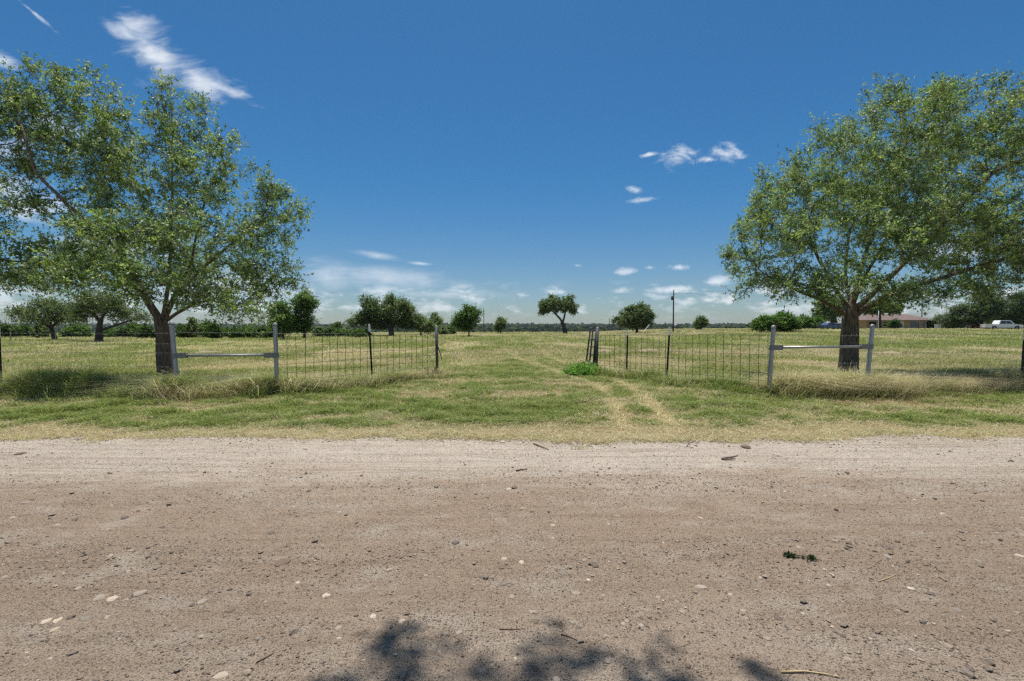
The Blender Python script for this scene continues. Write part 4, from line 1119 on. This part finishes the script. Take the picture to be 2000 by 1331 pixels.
keep = r.random(len(x)) < (.42 + .58 * tuft) * (1 - .45 * rt)
x, y, g, tuft, rt = x[keep], y[keep], g[keep], tuft[keep], rt[keep]
tuft = tuft * (1 - rt)
h = (0.03 + 0.05 * r.random(len(x)) + 0.10 * tuft * (.3 + g) * r.random(len(x))) * (0.55 + 0.45 * sstep(0, 1.2, y - road_edge(x)))
blades(mb, x, y, h, 0.0065 + 0.005 * r.random(len(x)), blade_cols(g, r, .55) * (1 + .25 * rt)[:, None], r, 1.15, (0.15, -.1), bend=.7)
nl_ = 42000; xl_ = r.uniform(-1, 1, nl_) * 9.5; yl_ = road_edge(xl_) - .30 * fbm(xl_ * 2.3, 0 * xl_, 52, 3) - .10 + np.abs(r.normal(size=nl_)) * .55
hl_ = 0.03 + .05 * r.random(nl_)
blades(mb, xl_, yl_, hl_, 0.005 + .003 * r.random(nl_), blade_cols(np.full(nl_, .06), r, .5), r, 2.6, (0, 0), z=np.maximum(gz(xl_, yl_), np.where(yl_ < road_edge(xl_), .012, -1)) + .006, bend=.9)
for k in range(170):                                # tufts creeping onto the road
    cx_ = r.uniform(-9, 9); cy_ = float(road_edge(np.array(cx_))) - abs(r.normal()) * .16; q_ = int(r.integers(14, 60)); gg_ = r.random() * .8
    xt, yt = cx_ + r.normal(size=q_) * .06 * (1 + r.random()), cy_ + r.normal(size=q_) * .035
    blades(mb, xt, yt, .03 + .07 * r.random(q_), np.full(q_, .006), blade_cols(np.full(q_, gg_), r, .5), r, 1.1, (0, 0), z=np.full(q_, .012))
tag(mb.build('grass', M_GRASS), 'short patchy green and straw coloured grass on the verge before the fence', 'grass', kind='stuff')

# tall uncut grass along the fence
mb = MB(); n = 330000
seg = [(lT2, lT, .5), (lT, lA, 1.2), (lA, lB, .9), (lB, gL, .8), (gR, rA, .8), (rA, rB, 1.0), (rB, rT, 1.3), (rT, rT2, .6)]
xs_, ys_, hs_, gs_, bs_ = [], [], [], [], []
for i, (a_, b_, wgt) in enumerate(seg):
    m_ = int(n * wgt / 7.1); t_ = r.random(m_)
    off = r.normal(size=m_) * (0.36 if i not in (3, 4) else 0.26) + (0.35 if i not in (3, 4) else 0.12)
    x = a_.x + (b_.x - a_.x) * t_ + (0 if i not in (3, 4) else off * (.7 if i == 3 else -.7) * -1); y = a_.y + (b_.y - a_.y) * t_ + off
    cl = fbm(x * 1.6, y * 1.6, 61, 3)
    ht = (0.08 + 0.74 * cl ** 1.3) * np.exp(-(off / .75) ** 2) * (0.5 + 0.7 * r.random(m_))
    if i in (3, 4): ht *= .72
    g = np.clip((.8, .92, .62, .6, .6, .55, .38, .38)[i] + 1.6 * (fbm(x * .9, y * .9, 63, 3) - .5) + .8 * (vnoise(x * 6, y * 6, 64) - .5), .05, .95)
    xs_.append(x); ys_.append(y); hs_.append(ht); gs_.append(g); bs_.append(np.full(m_, -.25 if i < 3 else .3))
x, y, h, g, bi = map(np.concatenate, (xs_, ys_, hs_, gs_, bs_))
# long bent straw arching out of the clumps
ns_ = 26000; q_ = r.choice(len(x), ns_, p=(h ** 2 * (1.02 - g) ** 2) / (h ** 2 * (1.02 - g) ** 2).sum())
blades(mb, x[q_] + r.normal(size=ns_) * .1, y[q_] + r.normal(size=ns_) * .12, .22 + .38 * r.random(ns_) * (h[q_] / .4 + .3), 0.006 + .004 * r.random(ns_), blade_cols(np.full(ns_, .12), r, .4) * 1.1, r, 1.5, (bi[q_] * 1.6, -.25 + 0 * bi[q_]), bend=1.0)
blades(mb, x, y, h + .03, 0.007 + 0.004 * r.random(len(x)), blade_cols(g, r, .45), r, 0.75, (bi, 0 * bi), bend=.7)
tag(mb.build('tall_grass', M_GRASS), 'tall uncut grass and bent straw growing along the fence line', 'grass', kind='stuff')

# pasture, blades widening with distance
mb = MB(); n = 680000
y = np.exp(r.uniform(np.log(9.5), np.log(185), n)); x = r.uniform(-1, 1, n) * (y * 1.30 + 4)
keep = (y > fence_y(x) + .05) | (np.abs(x - .3) < 2.6) & (y > 14)
x, y = x[keep], y[keep]
band_ = np.log(y)
g = 0.74 + 1.5 * (fbm(x * .10, band_ * 5.5, 81, 4) - .5) + 1.3 * (fbm(x * .35, y * .16, 83, 3) - .5) + .8 * (vnoise(x * 2.2, y * 1.2, 84) - .5)
g = g - .25 * np.exp(-((y - 24) / 7) ** 2) + .2 * np.exp(-((y - 40) / 10) ** 2) - .22 * sstep(55, 110, y)
flat = sstep(.54, .66, fbm(x * .22 + 3, y * .11, 87, 3)) * sstep(9, 16, y)
g = g - .55 * flat
trk = np.minimum(np.abs(x - 0.25 - .012 * y), 9)
on_trk = rut(x, y) * sstep(13, 15, y)
g = np.clip(g - .35 * on_trk + .25 * np.exp(-(trk / .4) ** 2) * (y < 30), .05, .9)
h = (0.07 + 0.09 * sstep(18, 45, y) + (0.14 + .14 * sstep(18, 45, y)) * r.random(len(x)) ** 1.5) * (0.55 + 0.9 * fbm(x * .5, y * .3, 85, 3)) * (1 - .45 * on_trk) * (1 - .45 * flat) * np.where((np.abs(x - .3) < 2.2) & (y < 40), .7, 1)
wdt = np.maximum(0.006, y * 0.00075) * (0.7 + .6 * r.random(len(x)))
blades(mb, x, y, h, wdt, blade_cols(g, r, .4) * (1 + .25 * flat)[:, None], r, 0.75, (.25, 0), bend=.8)
tag(mb.build('pasture', M_GRASS), 'wide field of seeding grass in straw and green behind the fence', 'grass', kind='stuff')

# leafy weed at the foot of the gate
wp = at(1140, 720, 14.0); wp.z = float(gz(wp.x, wp.y))
e = empty('weed', wp, 'clump of bright green leafy weeds at the foot of the open gate', 'weed')
r = np.random.default_rng(91)
B = np.c_[r.normal(size=420) * .22 - .05, r.normal(size=420) * .2, np.abs(r.normal(size=420)) * .03]
D = unit(420, r) * .3; D[:, 2] = np.abs(D[:, 2]) * .8 + .14 * np.exp(-(B[:, 0] / .35) ** 2); D *= (.6 + .6 * r.random((420, 1)))
mb = MB(); leaves_mb(mb, B, D, 9, .075, .45, r, np.array([(0.17, .34, .06), (.25, .43, .09), (.11, .22, .045)]))
mb.build('leaves', M_GRASS, e)
st = MB()
for k in range(60): st.tube([B[k], B[k] + D[k]], [.004, .002], 4)
st.build('stems', simple('weed stem', (.08, .14, .04)), e)

# low mounds of dug earth in the pasture
M_MOUND = simple('dug earth', (0.25, 0.205, 0.125), .95, 0, .35, 9, .1, .8)
def mound(px, py, rx, ry, h, label):
    p = on_ground(px, py); p.z = float(gz(p.x, p.y))
    V = ICO3[0].copy(); V[:, 2] = np.maximum(V[:, 2], -.1)
    k = 1 + 1.1 * (fbm(V[:, 0] * 3 + px, V[:, 1] * 3, 95, 4) - .5)
    o = MB().add(V * k[:, None] * np.array([rx, ry, h]), ICO3[1]).build('earth_mound', M_MOUND, None, True)
    o.location = p
    tag(o, label, 'earth mound', 'gopher mounds in the pasture')
mound(405, 692, .62, .5, .20, 'low mound of dug earth just above the left brace rail')
mound(1180, 690, .5, .4, .20, 'small mound of dug earth right behind the gate post')
mound(1265, 690, .8, .45, .18, 'mound of dug earth seen between the two right T-posts')
mound(1745, 692, .7, .45, .15, 'wide mound of dug earth right of the right brace')
mound(1815, 690, .55, .4, .12, 'mound of dug earth farthest right in the pasture')

# ------------------------------------------------------------------ gravel and stones on the road
r = np.random.default_rng(15)
mb = MB(); n = 52000
y = 1.3 + 4.9 * r.random(n) ** 1.25; x = r.uniform(-1, 1, n) * (y * 1.18 + 1.2)
dn = fbm(x * .9, y * 2.2, 101, 4)
keep = (r.random(n) < np.clip((dn - .36) * 4.0, .08, 1) * (.25 + .75 * np.maximum(np.exp(-((y - 2.95 - .15 * np.sin(x)) / .42) ** 2), np.maximum(np.exp(-((y - 4.15) / .3) ** 2), np.exp(-((y - 1.9) / .35) ** 2))))) & (y < road_edge(x) + .05)
x, y = x[keep], y[keep]; n = len(x)
sz = 0.0026 + 0.0050 * r.random(n) ** 2.5 + 0.012 * (r.random(n) < .035) * r.random(n)
V0, F0 = ICO1
V = V0[None] * (1 + .32 * r.normal(size=(n, len(V0), 1)))
an = r.uniform(0, 6.28, n)[:, None]
V = V * np.stack([sz * (1 + .5 * r.random(n)), sz, sz * .62], -1)[:, None]
V = np.stack([V[..., 0] * np.cos(an) - V[..., 1] * np.sin(an), V[..., 0] * np.sin(an) + V[..., 1] * np.cos(an), V[..., 2]], -1)
V += np.stack([x, y, road_z(x, y) + sz * .35], -1)[:, None]
PEB = np.array([(.10, .072, .052), (.16, .12, .088), (.23, .178, .13), (.07, .055, .042), (.38, .32, .25), (.15, .135, .118)])
c = PEB[r.choice(6, n, p=(.3, .25, .15, .18, .06, .06))] * (.7 + .6 * r.random((n, 1)))
m, t = new_mat('pebbles'); finish(t, princ(t, t.mix(.35, attr(t), t.mix(t.noise(objco(t), 80, 3), (.12, .10, .08), (.42, .36, .3)), 'MIX'), .9, spec=.15)); M_PEB = m
mb.add(V.reshape(-1, 3), (F0[None] + (np.arange(n) * len(V0))[:, None, None]).reshape(-1, 3), np.repeat(c, len(V0), 0))
ne = 9000; xe = r.uniform(-9, 9, ne); ye = road_edge(xe) - .04 - np.abs(r.normal(size=ne)) * .17     # berm of washed grit at the edge
se = .004 + .009 * r.random(ne) ** 3
Ve = V0[None] * (1 + .3 * r.normal(size=(ne, len(V0), 1))) * np.stack([se * 1.3, se, se * .7], -1)[:, None] + np.stack([xe, ye, road_z(xe, ye) + se * .3], -1)[:, None]
mb.add(Ve.reshape(-1, 3), (F0[None] + (np.arange(ne) * len(V0))[:, None, None]).reshape(-1, 3), np.repeat(np.where((r.random(ne) < .25)[:, None], np.array((.52, .46, .37)), PEB[r.integers(0, 6, ne)] * 1.4), len(V0), 0))
# half-sunk flat stones
n = 300
y = 1.4 + 4.6 * r.random(n) ** 1.2; x = r.uniform(-1, 1, n) * (y * 1.18 + .8)
sz = .006 + .015 * r.random(n) ** 2.2
V0, F0 = ICO2
V = V0[None] * (1 + .10 * r.normal(size=(n, len(V0), 1)))
V = V * np.stack([sz * (1 + .7 * r.random(n)), sz, sz * .42], -1)[:, None]
an = r.uniform(0, 6.28, n)[:, None]
V = np.stack([V[..., 0] * np.cos(an) - V[..., 1] * np.sin(an), V[..., 0] * np.sin(an) + V[..., 1] * np.cos(an), V[..., 2]], -1)
V += np.stack([x, y, road_z(x, y) - sz * .10], -1)[:, None]
STN = np.array([(.24, .20, .165), (.37, .31, .24), (.26, .205, .16), (.12, .105, .09), (.32, .265, .205)])
c = STN[r.choice(5, n, p=(.28, .17, .22, .13, .2))] * (.8 + .4 * r.random((n, 1)))
mb.add(V.reshape(-1, 3), (F0[None] + (np.arange(n) * len(V0))[:, None, None]).reshape(-1, 3), np.repeat(c, len(V0), 0))
tag(mb.build('gravel', M_PEB, smooth=False), 'loose grit, pebbles and half-sunk stones scattered over the dirt road', 'gravel', kind='stuff')

WH, GY, DK, BR, TN = (.42, .345, .265), (.26, .215, .172), (.12, .098, .08), (.15, .105, .075), (.36, .28, .205)
ST = [(1457, 873, 13, 9, .55, BR, 'large brown stone lying at the far road edge on the right'),
      (552, 1097, 17, 9, .16, BR, 'flat reddish brown slab left of centre on the road'),
      (729, 1204, 10, 8, .3, WH, 'white pebble, left of the two whitest, above the leaf shadows'),
      (785, 1214, 9, 6, .3, WH, 'white pebble, right of the two whitest, above the leaf shadows'),
      (890, 1061, 11, 5, .25, DK, 'dark flat oval stone alone near the middle of the road'),
      (1163, 1101, 8, 7, .4, DK, 'upright dark oval stone right of the road centre'),
      (1000, 1161, 9, 7, .3, GY, 'grey banded stone near the centre of the road'),
      (1041, 1195, 12, 5, .3, GY, 'long grey stone just above the central leaf shadow'),
      (1047, 1214, 8, 4, .3, DK, 'dark purplish pebble inside the top of the central leaf shadow'),
      (1095, 1220, 7, 8, .4, BR, 'brown square-ended stone right of the central leaf shadow'),
      (1129, 1226, 8, 6, .45, DK, 'round black pebble above the right leaf shadows'),
      (1180, 1272, 13, 8, .3, GY, 'large grey stone beside the right leaf shadows'),
      (1187, 1296, 11, 9, .25, GY, 'grey stone lying below the large grey stone in shadow'),
      (897, 1238, 9, 6, .3, GY, 'grey pebble, right of a close pair between leaf shadows'),
      (871, 1241, 10, 4, .3, GY, 'flat grey pebble, left of a close pair between leaf shadows'),
      (698, 1242, 9, 8, .4, BR, 'brown stone left of the first long leaf shadow'),
      (1046, 1312, 9, 7, .4, BR, 'brown stone at the bottom of the picture in leaf shadow'),
      (982, 863, 8, 5, .6, WH, 'white stone on the far road edge at centre'),
      (1019, 1095, 8, 5, .35, WH, 'cream pebble in the middle of the road'),
      (1150, 1127, 7, 5, .4, WH, 'cream pebble just below the upright dark oval stone'),
      (1286, 1161, 8, 6, .25, GY, 'blue grey embedded stone right of centre'),
      (1333, 1192, 9, 6, .25, GY, 'blue grey flat stone below and right of another'),
      (1225, 1211, 7, 6, .25, GY, 'pale blue grey stone level with the leaf shadow tips'),
      (1501, 1248, 8, 8, .3, GY, 'grey stone above the small leaf shadow at bottom right'),
      (1519, 1203, 10, 7, .3, DK, 'dark jagged stone right of the blue grey stones'),
      (1732, 1072, 11, 6, .2, DK, 'dark flat stone right of the green sprig'),
      (1818, 1157, 10, 5, .4, DK, 'dark stone at the lower end of the right stone scatter'),
      (1781, 1146, 11, 5, .3, WH, 'white flat stone in the right stone scatter'),
      (1894, 1307, 10, 7, .3, DK, 'dark oval stone in the bottom right corner'),
      (1344, 1308, 8, 8, .6, BR, 'round brown stone near the bottom right shadow'),
      (88, 1214, 12, 8, .3, WH, 'cream stone, left of two side by side at lower left'),
      (113, 1211, 10, 8, .3, WH, 'cream stone, right of two side by side at lower left'),
      (108, 1230, 9, 7, .25, TN, 'tan stone below the two cream stones at lower left'),
      (219, 1170, 13, 7, .4, WH, 'bright curved stone on top of the left stone scatter'),
      (195, 1166, 15, 8, .3, GY, 'grey stone under the bright curved stone at left'),
      (271, 1161, 17, 8, .3, GY, 'broad grey stone right of the bright curved stone'),
      (452, 1189, 12, 10, .2, BR, 'flat brown grey slab at lower left of centre'),
      (395, 1174, 12, 8, .2, GY, 'blue grey flat slab left of the brown grey slab'),
      (375, 1180, 7, 5, .5, DK, 'small dark rimmed pebble beside the blue grey slab'),
      (637, 1158, 10, 7, .2, WH, 'white flat stone left of the road centre'),
      (582, 1136, 7, 4, .4, WH, 'small white stone below the reddish brown slab'),
      (243, 1010, 8, 4, .5, DK, 'dark grey stone in the upper left of the road'),
      (317, 1029, 6, 4, .6, DK, 'small dark brown stone right of the upper left dark grey one'),
      (531, 1039, 10, 6, .3, DK, 'dark slate chip above the reddish brown slab'),
      (146, 1013, 7, 4, .6, BR, 'brown clod left of the upper left dark grey stone'),
      (51, 980, 9, 4, .3, GY, 'flat grey stone near the left edge of the road'),
      (39, 886, 11, 5, .3, BR, 'brown clump of earth at the far left road edge')]
m, t = new_mat('road stone'); co = objco(t)
nn_ = t.noise(co, 90, 6, .65)
finish(t, princ(t, t.mix(t.mapr(nn_, .35, .7, 0, .55), attr(t), t.mix(1.0, attr(t), (.45, .42, .4), 'MULTIPLY')), .8, bump=(nn_, .5, .006), spec=.25)); M_STONE = m
rs = np.random.default_rng(23)
for px, py, a_, b_, hf, col, lab in ST:
    p = on_ground(px, py, .03); dd = p.y
    rx = a_ / FPX * dd * .68; ry = max(b_ / FPX * dd * (math.hypot(dd, EYE) / EYE) * .75, rx * .5); ry = min(ry, rx * 1.3)
    V = ICO3[0].copy()
    q = rs.uniform(0, 9)
    k = 1 + 1.0 * (fbm(V[:, 0] * 1.4 + q, V[:, 1] * 1.2 + V[:, 2] + q, 111, 3) - .5) + .12 * (fbm(V[:, 0] * 5 + q, V[:, 2] * 5 + V[:, 1] * 4, 113, 2) - .5)
    V = V * k[:, None] * np.array([rx, ry, rx * max(hf, .2) * .9])
    an = rs.uniform(-.5, .5); V = np.c_[V[:, 0] * math.cos(an) - V[:, 1] * math.sin(an), V[:, 0] * math.sin(an) + V[:, 1] * math.cos(an), V[:, 2]]
    o = MB().add(V, ICO3[1], col).build('stone', M_STONE, None, True)
    o.location = (p.x, p.y, float(road_z(np.array(p.x), np.array(p.y))) + rx * hf * .02)
    tag(o, lab, 'stone', 'loose stones on the dirt road')

M_TWIG = simple('dry twig', (.12, .085, .06), .9, 0, .4, 40)
M_STRAWT = simple('dry straw stalk', (.42, .32, .17), .8, 0, .3, 40)
def twig(pts, rad, label, mat=M_TWIG):
    P = []
    for px, py in pts:
        p = on_ground(px, py, .03); P.append(Vector((p.x, p.y, float(road_z(np.array(p.x), np.array(p.y))) + rad * 1.2)))
    o0 = P[0].copy()
    o = MB().tube([tuple(p - o0) for p in P], [rad * (1 - .5 * i / (len(P) - 1)) for i in range(len(P))], 6).build('twig', mat, None, True)
    o.location = o0
    tag(o, label, 'twig', 'twigs and stalks lying on the road')
twig([(1409, 896), (1420, 897), (1436, 897)], .012, 'short thick stick, lower of a crossed pair at the right road edge')
twig([(1413, 895), (1428, 892), (1441, 890)], .009, 'thin stick, upper of a crossed pair at the right road edge')
twig([(1008, 922), (1018, 919), (1030, 918)], .008, 'curved brown twig on the pale strip near centre')
twig([(1042, 866), (1056, 871), (1072, 877)], .008, 'dark twig at the far road edge right of centre')
twig([(975, 1231), (1000, 1231), (1025, 1228)], .0025, 'straight thin twig between the leaf shadows')
twig([(1096, 1243), (1112, 1248), (1130, 1258)], .003, 'curved dry twig right of the central leaf shadow')
twig([(1525, 1319), (1570, 1318), (1610, 1322), (1640, 1330)], .004, 'long pale straw stalk at the bottom right of the road', M_STRAWT)
twig([(500, 1300), (520, 1290), (535, 1280)], .003, 'thin dark twig left of the leaf shadows')
twig([(1716, 1135), (1735, 1128), (1752, 1122)], .003, 'pale straw stalk lying in the right stone scatter', M_STRAWT)
# torn green sprig
p0 = on_ground(1534, 1089, .03); p1 = on_ground(1592, 1097, .03)
p0.z = p1.z = .045
e = empty('sprig', p0, 'torn green leafy sprig lying on the right half of the road', 'sprig')
MB().tube([(0, 0, 0), tuple((p1 - p0) * .5 + Vector((0, .01, .006))), tuple(p1 - p0)], [.004, .003, .002], 6).build('stem', M_TWIG, e, True)
r = np.random.default_rng(3)
T = np.concatenate([r.random(26) * .28, .72 + r.random(20) * .28, r.random(10)])
B = np.outer(T, np.array(p1 - p0)); D = unit(len(T), r) * .022; D[:, 2] = np.abs(D[:, 2]) * .4
mb = MB(); leaves_mb(mb, B, D, 4, .02, .45, r, np.array([(.03, .05, .02), (.05, .075, .03)])); mb.build('leaves', M_LEAF, e)

# ------------------------------------------------------------------ haze over the far country
hm, t = new_mat('haze')
v = t.node('ShaderNodeVolumePrincipled')
v.inputs['Color'].default_value = (0.80, 0.88, 1.0, 1); v.inputs['Density'].default_value = 0.00004; v.inputs['Anisotropy'].default_value = 0.0
o_ = t.node('ShaderNodeOutputMaterial'); t.put(o_.inputs['Volume'], v.outputs[0])
hz_ = MB().box((0, 3300, 26), (46000, 8000, 90)).build('haze', hm)
tag(hz_, kind='stuff', label='thin blue air haze over the far hills', cat='haze')
